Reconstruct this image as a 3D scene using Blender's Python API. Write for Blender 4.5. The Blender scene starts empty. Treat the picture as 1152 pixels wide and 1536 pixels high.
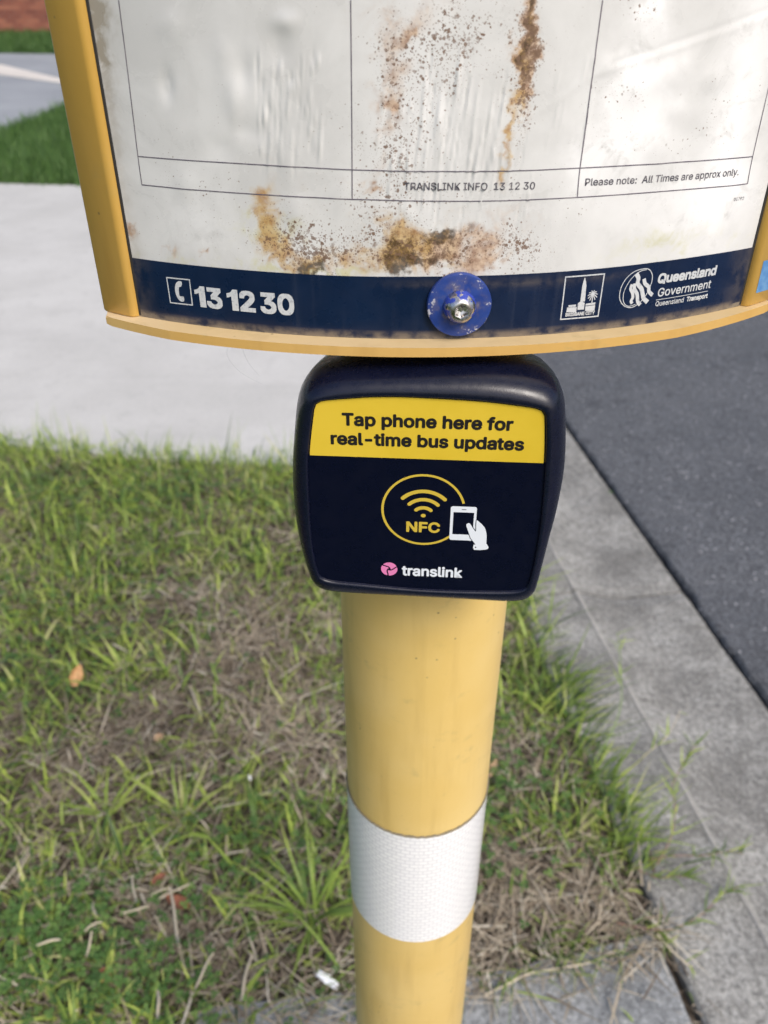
# Bus stop post with a stained timetable and a tap box, on a grass verge
import bpy, bmesh, math, random, os
import numpy as np
from mathutils import Vector, Matrix, noise
from mathutils.geometry import tessellate_polygon

R_ = math.radians

scene = bpy.context.scene
COL = scene.collection
# ------------------------------------------------------------------ camera, sky, sun, exposure
cam = bpy.data.cameras.new('camera')
cam.sensor_fit = 'VERTICAL'; cam.sensor_height = 24.0; cam.sensor_width = 18.0
cam.lens = 19.34
cam.clip_start = 0.01; cam.clip_end = 2000
cam.dof.use_dof = True; cam.dof.focus_distance = 0.305; cam.dof.aperture_fstop = 19.34 / 2.0
camo = bpy.data.objects.new('camera', cam); COL.objects.link(camo)
camo.location = (0, 0, 1.4); camo.rotation_euler = (R_(90 - 33.8), 0, 0)
scene.camera = camo

SUN_EL, SUN_AZ = R_(47), R_(147)      # azimuth clockwise from +Y
world = bpy.data.worlds.new('World'); scene.world = world; world.use_nodes = True
wn = world.node_tree
sky = wn.nodes.new('ShaderNodeTexSky'); sky.sky_type = 'NISHITA'; sky.sun_disc = False
sky.sun_elevation = SUN_EL; sky.sun_rotation = SUN_AZ
sky.air_density = .9; sky.dust_density = 4.0; sky.ozone_density = .9
wn.links.new(sky.outputs[0], wn.nodes['Background'].inputs[0])
wn.nodes['Background'].inputs[1].default_value = 0.13
sl = bpy.data.lights.new('sun', 'SUN'); sl.energy = 1.5; sl.angle = R_(24); sl.color = (1, .96, .9)
so = bpy.data.objects.new('sun', sl); COL.objects.link(so)
sd = Vector((math.sin(SUN_AZ) * math.cos(SUN_EL), math.cos(SUN_AZ) * math.cos(SUN_EL), math.sin(SUN_EL)))
so.rotation_euler = sd.to_track_quat('Z', 'Y').to_euler()
vs = scene.view_settings
vs.view_transform = 'Standard'; vs.look = 'None'; vs.gamma = 1; vs.use_curve_mapping = False; vs.exposure = 0.53

# measured outlines, in millimetres on the curved panel / on the box face, in metres on the ground
DATA = {'arc_ends': [(-7.63, 1225.75), (-2.06, 1225.76), (-10.36, 1228.48), (0.6, 1228.73), (-12.87, 1231.19), (3.16, 1231.31)],
 'arcs': [(-4.88, 1223.48), (-4.97, 1226.82), (-5.08, 1230.83), (-5.17, 1234.44)],
 'band': [(-47.86, 1247.36), (38.42, 1247.66)],
 'bc_base': [[(52.9, 1299.52), (55.78, 1299.51), (55.74, 1298.74), (53.0, 1298.75)], [(52.51, 1298.65), (56.12, 1298.64), (56.17, 1296.68), (52.37, 1296.98)],
             [(56.31, 1299.88), (57.5, 1300.68), (58.93, 1299.81), (58.99, 1297.43), (56.5, 1297.5)], [(59.42, 1299.49), (63.06, 1299.73), (63.04, 1298.89), (59.37, 1298.79)],
             [(59.4, 1298.58), (63.07, 1298.68), (63.09, 1296.65), (59.44, 1296.83)]],
 'bc_box': [(50.35, 1309.81), (65.12, 1309.87), (65.11, 1294.26), (50.42, 1294.25)],
 'bc_palm': [(61.59, 1302.56), (61.63, 1299.44)],
 'bc_text': [(52.22, 1295.38), (63.38, 1295.28), (52.06, 1296.59)],
 'bc_tower': [(57.62, 1308.85), (57.83, 1308.83), (58.32, 1307.45), (58.67, 1306.07), (58.93, 1300.36), (57.18, 1300.36), (57.12, 1305.85), (57.35, 1307.72)],
 'blobs': [('dark', -7.12, 1317.28, 4.44, 6.2, 1.25), ('dark', -36.9, 1313.79, 5.54, 2.27, 1.3), ('dark', 5.23, 1325.56, 4.37, 3.0, 1.0), ('dark', 2.22, 1316.42, 5.78, 3.11, 0.55),
           ('dark', 12.89, 1325.49, 4.39, 2.14, 0.3), ('ochre', -6.72, 1320.8, 8.37, 7.42, 1.1), ('ochre', -50.56, 1329.59, 4.61, 8.99, 0.75), ('ochre', -48.93, 1321.0, 5.14, 3.1, 0.8),
           ('ochre', -42.72, 1316.88, 9.29, 2.69, 0.7), ('ochre', -24.52, 1316.5, 13.51, 4.01, 0.45), ('ochre', -2.45, 1327.7, 8.68, 4.24, 0.35), ('ochre', -53.65, 1338.86, 4.57, 3.3, 0.4),
           ('tan', 5.44, 1319.49, 10.18, 7.46, 1.0), ('tan', 19.72, 1322.13, 9.36, 5.66, 0.5), ('tan', 23.63, 1314.29, 7.29, 2.7, 0.7), ('tan', -9.65, 1375.48, 5.09, 12.93, 0.55),
           ('speck', -9.26, 1375.48, 5.87, 13.79, 0.35), ('speck', -8.08, 1351.87, 5.36, 13.41, 0.35), ('tan', -4.68, 1382.27, 1.54, 2.34, 0.9), ('tan', -9.58, 1362.16, 2.42, 2.56, 0.8),
           ('tan', -11.18, 1355.65, 3.69, 11.31, 0.35), ('tan', -19.98, 1319.94, 17.8, 6.15, 0.2), ('tan', 31.59, 1327.18, 9.0, 6.43, 0.25), ('tan', -103.72, 1322.59, 3.53, 2.33, 0.8),
           ('tan', -89.76, 1313.68, 3.33, 1.9, 0.6), ('tan', -75.23, 1317.59, 2.06, 1.15, 0.6), ('tan', -28.16, 1341.78, 8.58, 4.02, 0.25), ('tan', -15.39, 1341.61, 2.96, 1.0, 0.8),
           ('tan', 30.79, 1385.49, 1.78, 9.94, 1.2), ('tan', 29.98, 1373.59, 1.83, 8.75, 1.1), ('ochre', 28.95, 1377.93, 1.4, 6.86, 0.5), ('ochre', 28.41, 1366.51, 1.44, 6.32, 0.6),
           ('ochre', 26.74, 1357.34, 1.67, 6.58, 0.7), ('ochre', 26.24, 1345.8, 1.5, 7.91, 0.6), ('tan', 29.03, 1377.07, 2.41, 13.77, 0.5), ('dark', 30.59, 1385.49, 1.19, 8.28, 0.95),
           ('dark', 29.49, 1374.47, 1.21, 6.1, 0.7), ('tan', -1.72, 1387.23, 13.33, 6.52, 0.25), ('speck', 11.81, 1383.92, 19.32, 9.12, 0.52), ('speck', 0.62, 1372.02, 11.84, 8.75, 0.5),
           ('speck', -5.02, 1353.79, 12.32, 11.39, 0.3), ('speck', -31.18, 1319.38, 19.21, 6.63, 0.62), ('speck', 4.32, 1319.94, 17.68, 6.57, 0.62), ('speck', 31.15, 1319.6, 11.41, 7.52, 0.5),
           ('speck', 69.22, 1333.83, 66.08, 25.76, 0.12), ('speck', -46.99, 1322.2, 11.6, 6.61, 0.35), ('speck', 30.38, 1373.59, 3.65, 21.01, 0.9), ('speck', 100.17, 1366.23, 13.75, 17.39, 0.22),
           ('speck', 66.13, 1386.82, 8.79, 5.06, 0.4), ('speck', 58.91, 1365.87, 11.19, 6.46, 0.32), ('speck', -15.43, 1335.94, 17.15, 8.21, 0.5), ('speck', -73.73, 1337.76, 39.54, 33.83, 0.18),
           ('grime', -103.63, 1379.11, 3.14, 12.77, 0.8), ('grime', -103.55, 1387.99, 4.62, 10.5, 0.6), ('grime', -104.55, 1352.21, 2.79, 37.17, 0.35), ('grime', -105.23, 1312.65, 4.23, 7.3, 0.3),
           ('green', -51.38, 1325.24, 14.0, 6.54, 0.55), ('green', 88.23, 1317.31, 19.82, 5.17, 0.5), ('green', -36.03, 1312.7, 20.8, 1.82, 0.7), ('green', 9.94, 1317.91, 4.0, 7.74, 0.6),
           ('green', -77.36, 1311.42, 42.36, 1.42, 0.3), ('green', 124.16, 1314.54, 7.22, 3.02, 0.3), ('white', 69.19, 1365.56, 9.8, 10.27, 1.0), ('white', 65.49, 1354.31, 10.6, 13.69, 0.8),
           ('white', 67.52, 1386.47, 5.75, 4.74, 1.0), ('white', 53.18, 1344.97, 6.88, 10.08, 0.5), ('white', 107.0, 1362.03, 10.15, 51.96, 0.8), ('white', 101.69, 1331.3, 36.02, 11.29, 0.6),
           ('white', -75.52, 1324.73, 15.25, 8.93, 0.4), ('white', 2.95, 1361.26, 12.13, 16.54, 0.3)],
 'bolt': [(13.44, 1301.41), (2.65, 1301.54), (24.58, 1301.11), (12.88, 1312.51), (14.03, 1289.57)],
 'box_screws': [],
 'circ': [(-5.45, 1241.17), (-4.59, 1208.69), (-21.08, 1224.91), (11.3, 1225.77)],
 'digits': [[(-80.77, 1296.47), (-70.07, 1296.65), (-77.45, 1303.87), (-78.74, 1296.44)], [(-68.21, 1296.46), (-57.65, 1296.4), (-64.06, 1304.07), (-65.13, 1296.5)],
            [(-55.72, 1296.31), (-43.5, 1296.18), (-45.93, 1304.0), (-46.28, 1296.13)]],
 'hand': [(11.84, 1219.45), (12.4, 1219.95), (13.09, 1219.81), (15.25, 1216.32), (15.59, 1217.24), (15.47, 1221.4), (16.74, 1220.57), (18.58, 1218.58), (19.45, 1216.52), (19.9, 1213.52),
          (19.94, 1210.78), (20.84, 1209.29), (20.8, 1208.36), (19.8, 1207.75), (15.35, 1207.41), (15.1, 1209.93), (15.7, 1209.77), (15.41, 1210.56), (13.78, 1212.92), (12.91, 1215.31),
          (11.79, 1218.56)],
 'hand_dot': [(15.92, 1208.67)],
 'handset': [(-86.7, 1304.94), (-85.5, 1304.89), (-85.54, 1303.75), (-86.08, 1303.0), (-86.75, 1302.8), (-87.11, 1301.87), (-87.17, 1300.59), (-86.93, 1299.41), (-85.49, 1299.45), (-85.54, 1297.78),
             (-86.8, 1297.5), (-87.9, 1298.27), (-88.57, 1299.98), (-88.65, 1302.14), (-87.92, 1303.99)],
 'icon_box': [(-91.7, 1305.94), (-81.95, 1306.14), (-82.1, 1296.51), (-91.65, 1296.32)],
 'label': [(-45.7, 1263.69), (-44.79, 1267.7), (-42.78, 1269.99), (-33.25, 1271.35), (-23.8, 1272.31), (-13.25, 1272.65), (-2.74, 1272.49), (8.9, 1272.1), (18.22, 1271.51), (27.55, 1270.54),
           (33.41, 1269.71), (35.85, 1268.49), (36.89, 1265.27), (38.54, 1247.67), (39.56, 1221.82), (39.11, 1203.66), (38.07, 1192.9), (35.81, 1188.66), (24.4, 1187.16), (-3.97, 1186.63),
           (-29.88, 1188.17), (-43.53, 1189.51), (-46.65, 1193.48), (-48.42, 1207.44), (-48.56, 1230.95), (-47.98, 1247.35)],
 'lines': [[(-95.95, 1345.75), (-54.16, 1345.63), (-22.11, 1344.99), (1.4, 1344.69), (31.09, 1344.51), (50.95, 1344.66), (82.09, 1344.58), (118.68, 1343.94)],
           [(-96.12, 1336.78), (-55.01, 1336.52), (-22.08, 1336.11), (1.66, 1335.74), (25.79, 1335.53), (51.29, 1335.66), (84.08, 1335.68), (119.15, 1335.08)],
           [(-94.18, 1389.85), (-94.87, 1370.21), (-95.95, 1345.75), (-96.12, 1336.78)], [(-21.5, 1390.43), (-21.78, 1364.79), (-22.19, 1336.1)],
           [(51.51, 1390.28), (51.22, 1368.8), (50.95, 1344.66), (51.29, 1335.66)], [(118.6, 1371.13), (118.68, 1343.94), (119.15, 1335.08)]],
 'nfc': [(-11.44, 1214.62), (1.51, 1215.0), (-11.51, 1219.54)],
 'outer': [(-52.72, 1265.17), (-50.41, 1271.14), (-45.78, 1276.01), (-36.52, 1278.87), (-22.16, 1280.07), (-5.57, 1280.82), (8.55, 1281.24), (20.29, 1280.83), (32.12, 1279.16), (39.94, 1276.08),
           (43.65, 1270.48), (45.49, 1263.1), (47.61, 1243.62), (47.22, 1225.68), (45.65, 1209.76), (43.88, 1188.76), (42.76, 1180.92), (37.37, 1176.29), (14.39, 1176.08), (-13.9, 1176.33),
           (-28.14, 1176.26), (-46.98, 1177.41), (-51.6, 1182.59), (-54.35, 1194.77), (-56.08, 1208.19), (-56.73, 1224.24), (-56.05, 1239.52), (-54.39, 1254.06)],
 'phone': [(5.81, 1227.4), (14.61, 1227.5), (15.19, 1226.83), (15.15, 1218.71), (14.94, 1216.61), (14.71, 1216.3), (13.56, 1211.63), (6.18, 1211.76), (5.55, 1212.52), (5.41, 1226.62)],
 'phone_out': [(5.47, 1227.32), (15.09, 1227.52), (15.6, 1211.48), (5.53, 1211.73)],
 'phone_scr': [(6.56, 1224.7), (14.3, 1224.7), (14.53, 1214.36), (6.5, 1214.45)],
 'phone_slot': [(9.64, 1225.94), (11.19, 1225.96)],
 'qg_line': [(87.8, 1297.91), (111.29, 1298.16)],
 'qg_rings': [[(80.67, 1310.06), (82.57, 1309.5), (83.84, 1308.19), (84.5, 1306.44), (84.42, 1304.06), (83.3, 1300.69), (81.0, 1297.74), (78.03, 1296.33), (75.04, 1297.11), (72.89, 1299.25),
               (72.15, 1301.86), (72.56, 1304.96), (74.15, 1307.61), (76.92, 1309.5)],
              [(81.47, 1309.61), (79.06, 1309.3), (76.28, 1307.4), (74.39, 1304.47), (73.69, 1301.39), (74.44, 1298.45), (76.49, 1296.95), (79.28, 1297.29)]],
 'qg_t1': [(87.01, 1303.96), (113.28, 1303.89), (86.65, 1307.27)],
 'qg_t2': [(88.08, 1299.04), (112.09, 1299.23), (87.83, 1301.9)],
 'qg_t3': [(87.93, 1295.56), (100.41, 1295.49), (87.79, 1297.27)],
 'qg_t4': [(101.68, 1295.51), (111.73, 1295.45), (101.38, 1297.33)],
 'qg_waves': [[(76.54, 1304.89), (76.27, 1303.34), (77.3, 1301.66), (77.75, 1300.02), (77.28, 1298.79), (77.9, 1297.76)],
              [(77.63, 1305.09), (77.78, 1303.19), (79.25, 1301.14), (79.72, 1299.49), (80.19, 1298.15), (81.39, 1296.86)],
              [(77.5, 1308.65), (78.7, 1306.86), (78.78, 1304.97), (80.69, 1302.88), (81.6, 1300.88), (82.37, 1299.19), (84.32, 1297.55)],
              [(81.05, 1306.43), (81.84, 1304.65), (83.59, 1303.2), (84.07, 1301.56), (85.88, 1299.95)]],
 'ridges': [(-45.7, 1372.31, 0.73, 4.02, 0.079), (-39.57, 1367.26, 1.03, 3.57, 0.138), (-45.01, 1370.41, 0.58, 4.37, -0.191), (-35.01, 1352.6, 0.63, 5.25, -0.152),
            (-31.81, 1351.24, 0.73, 8.38, 0.114), (-40.27, 1370.35, 0.76, 3.69, -0.191), (-33.19, 1375.1, 0.65, 6.81, -0.111), (-47.28, 1363.29, 0.69, 5.83, 0.1), (-33.8, 1374.12, 0.53, 6.43, -0.106),
            (-38.22, 1355.48, 0.61, 7.27, 0.079), (-38.05, 1363.0, 0.62, 5.72, -0.147), (-40.5, 1349.34, 0.59, 3.88, -0.1), (-38.11, 1368.74, 0.69, 4.19, 0.13), (-43.16, 1372.92, 1.01, 4.69, 0.158),
            (-50.72, 1367.04, 1.05, 7.52, -0.123), (-36.54, 1373.15, 0.82, 7.88, 0.108), (-44.46, 1347.46, 0.73, 3.62, 0.076), (-44.47, 1352.23, 1.08, 6.81, 0.127),
            (-42.02, 1369.49, 0.55, 3.52, -0.092), (-31.3, 1358.38, 0.8, 6.64, 0.112), (-49.09, 1360.21, 0.95, 5.68, 0.198), (-47.17, 1362.87, 0.79, 4.55, -0.128),
            (-33.31, 1351.73, 0.79, 3.66, 0.103), (-40.95, 1353.29, 0.76, 4.97, 0.112), (-40.51, 1346.71, 0.76, 8.91, -0.155), (-35.85, 1361.53, 0.57, 4.5, 0.184),
            (-44.77, 1356.6, 0.97, 7.09, -0.176), (-47.73, 1352.22, 0.98, 5.47, 0.121), (-51.26, 1346.94, 1.09, 7.58, -0.076), (-50.07, 1347.06, 0.93, 3.94, -0.092),
            (-41.68, 1362.04, 0.74, 5.5, 0.174), (-31.56, 1374.96, 0.94, 3.73, 0.175), (-33.16, 1359.96, 0.98, 4.48, 0.157), (-34.41, 1359.6, 0.93, 8.48, 0.127), (-51.16, 1358.25, 0.81, 8.33, 0.149),
            (-49.71, 1372.88, 0.99, 8.01, 0.109), (-33.56, 1372.99, 0.78, 5.17, 0.172), (-43.87, 1353.61, 1.0, 5.78, -0.08), (-34.55, 1365.2, 1.03, 5.55, 0.162), (-51.19, 1349.68, 0.66, 5.33, 0.179),
            (-49.25, 1359.36, 0.74, 4.31, 0.162), (-40.8, 1365.86, 0.8, 8.21, 0.162), (-37.26, 1371.96, 0.57, 7.35, -0.148), (-49.39, 1368.29, 0.98, 5.2, -0.17), (-50.48, 1373.6, 1.0, 6.07, -0.188),
            (-45.91, 1350.28, 0.97, 7.12, 0.127), (-46.46, 1358.3, 1.07, 5.33, -0.126), (-49.31, 1351.94, 0.65, 8.77, -0.118), (-35.09, 1356.31, 0.99, 3.85, 0.154),
            (-44.32, 1364.84, 0.62, 8.15, -0.148), (-32.03, 1351.8, 0.95, 8.14, 0.194), (-48.9, 1346.53, 0.92, 9.51, 0.08), (-47.9, 1361.69, 1.01, 4.59, -0.172), (-46.11, 1348.45, 0.77, 7.09, -0.187),
            (-46.6, 1364.91, 0.92, 6.26, 0.139), (23.45, 1357.76, 0.69, 13.11, 0.177), (13.17, 1363.91, 0.95, 9.13, 0.232), (7.66, 1358.38, 0.46, 9.89, -0.212), (24.82, 1349.19, 0.65, 5.84, 0.172),
            (15.35, 1354.68, 0.8, 5.43, 0.305), (5.21, 1334.28, 0.57, 14.14, -0.256), (17.87, 1352.07, 0.47, 7.38, 0.27), (-4.14, 1361.33, 0.51, 5.21, 0.319), (14.76, 1348.15, 0.56, 6.47, 0.203),
            (23.84, 1344.21, 0.81, 12.56, -0.265), (-0.15, 1357.44, 0.57, 7.73, 0.222), (0.77, 1337.59, 0.62, 9.47, 0.256), (5.26, 1358.47, 0.69, 4.94, 0.295), (5.11, 1341.37, 0.52, 6.29, 0.242),
            (2.44, 1351.55, 0.73, 12.37, 0.157), (27.72, 1344.7, 1.03, 15.21, 0.196), (21.94, 1349.95, 0.53, 11.45, 0.302), (25.97, 1339.21, 0.73, 13.34, 0.284), (3.63, 1338.33, 0.86, 8.51, -0.299),
            (22.65, 1340.37, 0.52, 7.67, 0.183), (16.52, 1345.23, 0.82, 10.66, 0.317), (23.66, 1366.76, 0.47, 9.64, -0.285), (2.54, 1365.95, 0.48, 12.23, -0.302), (4.82, 1353.47, 0.96, 13.38, 0.288),
            (22.38, 1348.4, 0.83, 5.07, 0.267), (-4.55, 1345.38, 0.58, 7.62, 0.268), (20.48, 1361.96, 0.67, 10.71, 0.127), (9.84, 1371.29, 0.72, 9.31, 0.232), (20.83, 1344.92, 0.73, 6.85, 0.124),
            (24.1, 1362.81, 0.89, 8.69, 0.246), (5.4, 1348.71, 0.61, 10.31, 0.126), (14.84, 1346.25, 0.84, 11.54, 0.183), (15.28, 1345.15, 1.02, 7.69, -0.163), (10.11, 1369.34, 0.63, 8.88, 0.318),
            (-2.02, 1353.0, 0.51, 13.12, -0.183), (12.75, 1367.89, 0.86, 10.96, -0.319), (19.6, 1342.69, 0.95, 12.43, -0.173), (5.04, 1360.85, 1.0, 10.75, 0.193), (0.14, 1365.4, 0.98, 13.95, 0.257),
            (15.87, 1363.46, 0.97, 11.28, 0.219), (20.18, 1358.13, 0.8, 9.77, 0.185), (19.74, 1339.04, 0.93, 5.5, 0.151), (4.23, 1359.41, 0.94, 14.2, 0.255), (6.92, 1344.92, 1.02, 7.0, -0.19),
            (1.18, 1372.73, 0.54, 12.28, -0.266), (9.91, 1372.16, 0.61, 11.3, 0.199), (27.35, 1348.56, 0.68, 4.95, 0.26), (-3.86, 1341.62, 0.9, 9.61, 0.143), (13.02, 1371.64, 0.48, 5.95, 0.255),
            (0.88, 1348.94, 0.81, 11.24, 0.265), (6.71, 1364.73, 0.77, 10.71, -0.147), (3.98, 1356.48, 0.63, 11.24, 0.154), (25.92, 1338.99, 0.88, 11.49, -0.189), (5.71, 1352.21, 0.77, 8.63, 0.293),
            (11.45, 1339.59, 0.51, 12.03, 0.159), (-0.85, 1339.35, 0.51, 8.6, 0.162), (21.74, 1359.74, 0.57, 8.81, -0.098), (-4.61, 1346.83, 0.58, 9.87, 0.127), (15.66, 1337.86, 0.34, 9.58, 0.172),
            (-6.87, 1345.13, 0.58, 16.22, 0.087), (22.13, 1336.2, 0.58, 8.56, -0.1), (34.4, 1335.3, 0.4, 17.83, 0.172), (-6.72, 1361.15, 0.39, 12.11, 0.122), (14.63, 1351.01, 0.37, 9.63, 0.149),
            (20.98, 1359.23, 0.44, 8.7, -0.09), (6.36, 1351.05, 0.4, 13.33, -0.092), (19.36, 1342.7, 0.32, 8.42, -0.107), (10.48, 1352.1, 0.42, 14.93, -0.132), (12.95, 1330.22, 0.47, 18.73, -0.18),
            (15.95, 1343.42, 0.5, 9.89, -0.176), (17.24, 1342.84, 0.54, 17.4, 0.096), (5.98, 1352.25, 0.41, 9.65, 0.128), (4.66, 1334.46, 0.37, 9.26, 0.103), (19.09, 1355.37, 0.45, 16.79, -0.111),
            (-6.62, 1334.23, 0.32, 15.03, 0.136), (31.35, 1349.68, 0.53, 11.56, -0.143), (11.1, 1345.78, 0.42, 8.3, 0.098), (-6.61, 1330.02, 0.46, 16.16, 0.136), (7.16, 1350.74, 0.52, 7.71, 0.116),
            (16.99, 1346.28, 0.61, 12.12, 0.153), (-0.44, 1347.67, 0.48, 15.13, 0.089), (-1.75, 1347.43, 0.54, 15.21, 0.168), (9.51, 1351.96, 0.55, 16.25, 0.153),
            (31.61, 1329.99, 0.61, 16.01, -0.124), (8.03, 1354.46, 0.57, 9.13, 0.123), (6.44, 1360.21, 0.57, 13.2, 0.147), (19.35, 1337.09, 0.4, 13.49, 0.172), (11.02, 1334.94, 0.36, 17.17, -0.081),
            (10.82, 1350.46, 0.59, 14.94, 0.1), (40.3, 1369.48, 1.08, 6.62, 0.116), (51.33, 1353.56, 1.32, 9.28, 0.124), (48.08, 1352.81, 1.3, 9.55, -0.053), (43.08, 1359.86, 1.1, 8.71, 0.104),
            (43.97, 1357.0, 1.03, 4.55, 0.05), (48.57, 1372.47, 1.16, 8.03, 0.107), (51.25, 1357.34, 0.69, 4.45, 0.124), (39.29, 1353.72, 0.69, 7.38, 0.067), (51.88, 1361.98, 0.79, 9.09, 0.1),
            (41.17, 1360.45, 1.01, 7.7, 0.142), (48.42, 1356.48, 1.07, 5.33, 0.056), (50.92, 1375.2, 1.14, 3.88, 0.121), (-9.22, 1348.17, 0.89, 6.91, 0.157), (-4.54, 1332.56, 1.57, 6.47, 0.131),
            (-4.09, 1360.39, 0.93, 2.78, -0.135), (-9.43, 1345.74, 1.63, 4.52, 0.183), (-11.96, 1364.56, 1.12, 4.87, 0.186), (-5.32, 1333.54, 0.96, 5.26, 0.103), (-6.69, 1348.05, 1.28, 5.75, 0.154),
            (-8.42, 1361.88, 1.41, 6.29, -0.084), (-9.65, 1360.94, 1.24, 3.38, 0.179), (-13.86, 1353.97, 1.15, 4.91, 0.113), (-10.32, 1338.5, 0.99, 5.02, 0.186), (-3.15, 1331.47, 1.59, 5.16, 0.109),
            (-11.19, 1363.55, 0.98, 5.8, -0.136), (-11.29, 1337.99, 1.54, 5.56, -0.132), (-57.68, 1366.26, 10.34, 11.86, 0.289), (-54.94, 1370.76, 5.0, 11.3, -0.287),
            (-55.21, 1355.48, 10.84, 6.6, -0.194), (-81.31, 1367.21, 4.84, 9.21, -0.322), (-60.86, 1375.82, 6.38, 10.83, 0.2), (-79.27, 1337.95, 8.49, 10.48, 0.183),
            (-40.7, 1384.9, 8.02, 5.46, 0.322), (-40.98, 1330.79, 8.08, 9.89, 0.29), (-76.75, 1383.51, 9.45, 8.81, 0.193), (-58.91, 1361.55, 4.6, 12.57, 0.135), (-24.76, 1336.58, 8.97, 15.68, 0.211),
            (-65.02, 1349.84, 10.16, 7.76, -0.176), (-43.24, 1377.75, 7.1, 11.3, -0.24), (-42.25, 1346.38, 5.68, 13.56, 0.208), (84.65, 1320.92, 13.15, 7.24, 0.134),
            (112.06, 1329.9, 9.03, 12.14, 0.337), (80.92, 1371.04, 10.24, 12.14, 0.332), (107.2, 1326.94, 8.59, 9.98, -0.186), (82.13, 1360.28, 7.01, 6.8, 0.244), (78.38, 1348.89, 8.14, 13.49, 0.343),
            (93.31, 1353.45, 9.05, 15.01, 0.141), (74.96, 1369.59, 7.24, 8.1, 0.258), (89.24, 1348.4, 11.19, 11.59, -0.148), (89.31, 1352.9, 11.59, 8.7, -0.217), (66.23, 1367.33, 8.87, 8.99, 0.312),
            (55.74, 1373.31, 6.76, 6.02, 0.165), (93.37, 1368.75, 8.52, 7.28, 0.278), (105.98, 1325.68, 13.54, 15.71, 0.322)],
 'sticker': [(134.99, 1307.26), (141.5, 1306.7), (144.52, 1299.37), (143.89, 1297.78), (144.79, 1293.49), (135.46, 1293.79)],
 'stripe_top': [(-106.27, 1311.09), (-40.74, 1311.26), (3.04, 1311.41), (27.29, 1311.23), (50.74, 1311.72), (84.07, 1312.49), (129.66, 1311.92)],
 't1': [(-34.99, 1259.63), (26.25, 1261.57), (-34.83, 1265.53)],
 't1p': [(-35.2, 1261.17), (25.98, 1260.96), (-33.96, 1265.28)],
 't2': [(-39.62, 1252.18), (30.77, 1253.48), (-19.56, 1258.7)],
 't2p': [(-39.54, 1253.1), (30.53, 1253.61), (-15.75, 1258.28)],
 'tl': [(-12.8, 1192.79), (11.51, 1193.56), (2.14, 1198.21)],
 'tl_logo': [(-21.14, 1195.93), (-14.73, 1196.14), (-17.89, 1199.52), (-18.08, 1192.64)],
 'tt1': [(-5.7, 1339.15), (36.47, 1338.74), (-5.74, 1341.44)],
 'tt2': [(53.34, 1339.12), (113.63, 1338.4), (53.12, 1341.48)],
 'tt3': [(113.52, 1329.98), (119.03, 1329.69), (113.1, 1331.31)],
 'runners': [([(0.1626, 0.6744, 0.008), (0.198, 0.6898, 0.01), (0.2442, 0.7078, 0.012), (0.3053, 0.7185, 0.01), (0.3513, 0.7272, 0.012), (0.3898, 0.7446, 0.014)], 'thick straw-coloured runner lying across the concrete pad edge',
  'stem_straw', 9, 0.0019),
 ([(0.4021, 0.7949, 0.01), (0.4453, 0.7832, 0.012), (0.494, 0.7783, 0.018), (0.5617, 0.8115, 0.014), (0.5989, 0.8431, 0.012), (0.6359, 0.8552, 0.02)], 'purple-stemmed runner reaching over the kerb, lowest on the right',
  'stem', 26, 0.0014),
 ([(0.4594, 0.8996, 0.01), (0.494, 0.8725, 0.02), (0.5256, 0.8729, 0.024), (0.561, 0.8665, 0.025)], 'short runner with a green tip lying on the kerb face', 'stem', 18, 0.0014),
 ([(0.4902, 0.9134, 0.012), (0.5336, 0.916, 0.02), (0.5946, 0.9173, 0.02), (0.6447, 0.9265, 0.02), (0.6674, 0.9203, 0.02)], 'thin pinkish runner stretching to the pale kerb line', 'stem', 20, 0.0012),
 ([(0.5013, 0.8991, 0.02), (0.5427, 0.9541, 0.03), (0.5634, 1.0126, 0.04), (0.5655, 1.0463, 0.05), (0.6169, 1.1191, 0.05), (0.64, 1.1412, 0.06)], 'upright branching runner against the kerb, middle right', 'stem', 34,
  0.0013),
 ([(0.4338, 1.128, 0.03), (0.4716, 1.1733, 0.05), (0.5073, 1.2383, 0.06), (0.5193, 1.2888, 0.08), (0.5345, 1.3799, 0.1), (0.5335, 1.4175, 0.12)], 'tall thin grass stem standing in front of the kerb line', 'blade_stem',
  10, 0.0013),
 ([(0.5338, 1.1357, 0.03), (0.5647, 1.1497, 0.05), (0.594, 1.1726, 0.06), (0.6337, 1.229, 0.07)], 'forked dry grass stem over the kerb', 'stem_straw', 8, 0.0011),
 ([(0.4681, 0.7728, 0.012), (0.4847, 0.7436, 0.014), (0.5037, 0.7223, 0.012), (0.5121, 0.7175, 0.012)], 'bent straw runner lying across the kerb joint', 'stem_straw', 4, 0.0024),
 ([(-0.3648, 0.8507, 0.01), (-0.4066, 0.9061, 0.03), (-0.438, 0.9526, 0.04), (-0.45, 0.9726, 0.03)], 'pale looping runner in the grass below the round tan leaf', 'stem_straw', 8, 0.0014)],
 'stalks': [((-0.4533, 0.8724), (-0.431, 0.8114), 0.005, 'upright pale straw stalk left of the crossed stalks'), ((-0.5799, 0.7434), (-0.5406, 0.7525), 0.005, 'isolated straw stalk pointing to the left edge over the clover'),
 ((-0.5076, 0.7666), (-0.4826, 0.7844), 0.004, 'short slanted straw stalk above the bare patch'), ((-0.3822, 0.8503), (-0.3403, 0.7403), 0.0055, 'longest straw stalk, running downhill over the red-brown leaf'),
 ((-0.4052, 0.8221), (-0.3388, 0.8594), 0.004, 'straw stalk rising to the right behind the red-brown leaf'), ((-0.4602, 0.8001), (-0.4077, 0.813), 0.004, 'straw stalk lying level across the bare patch'),
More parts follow.
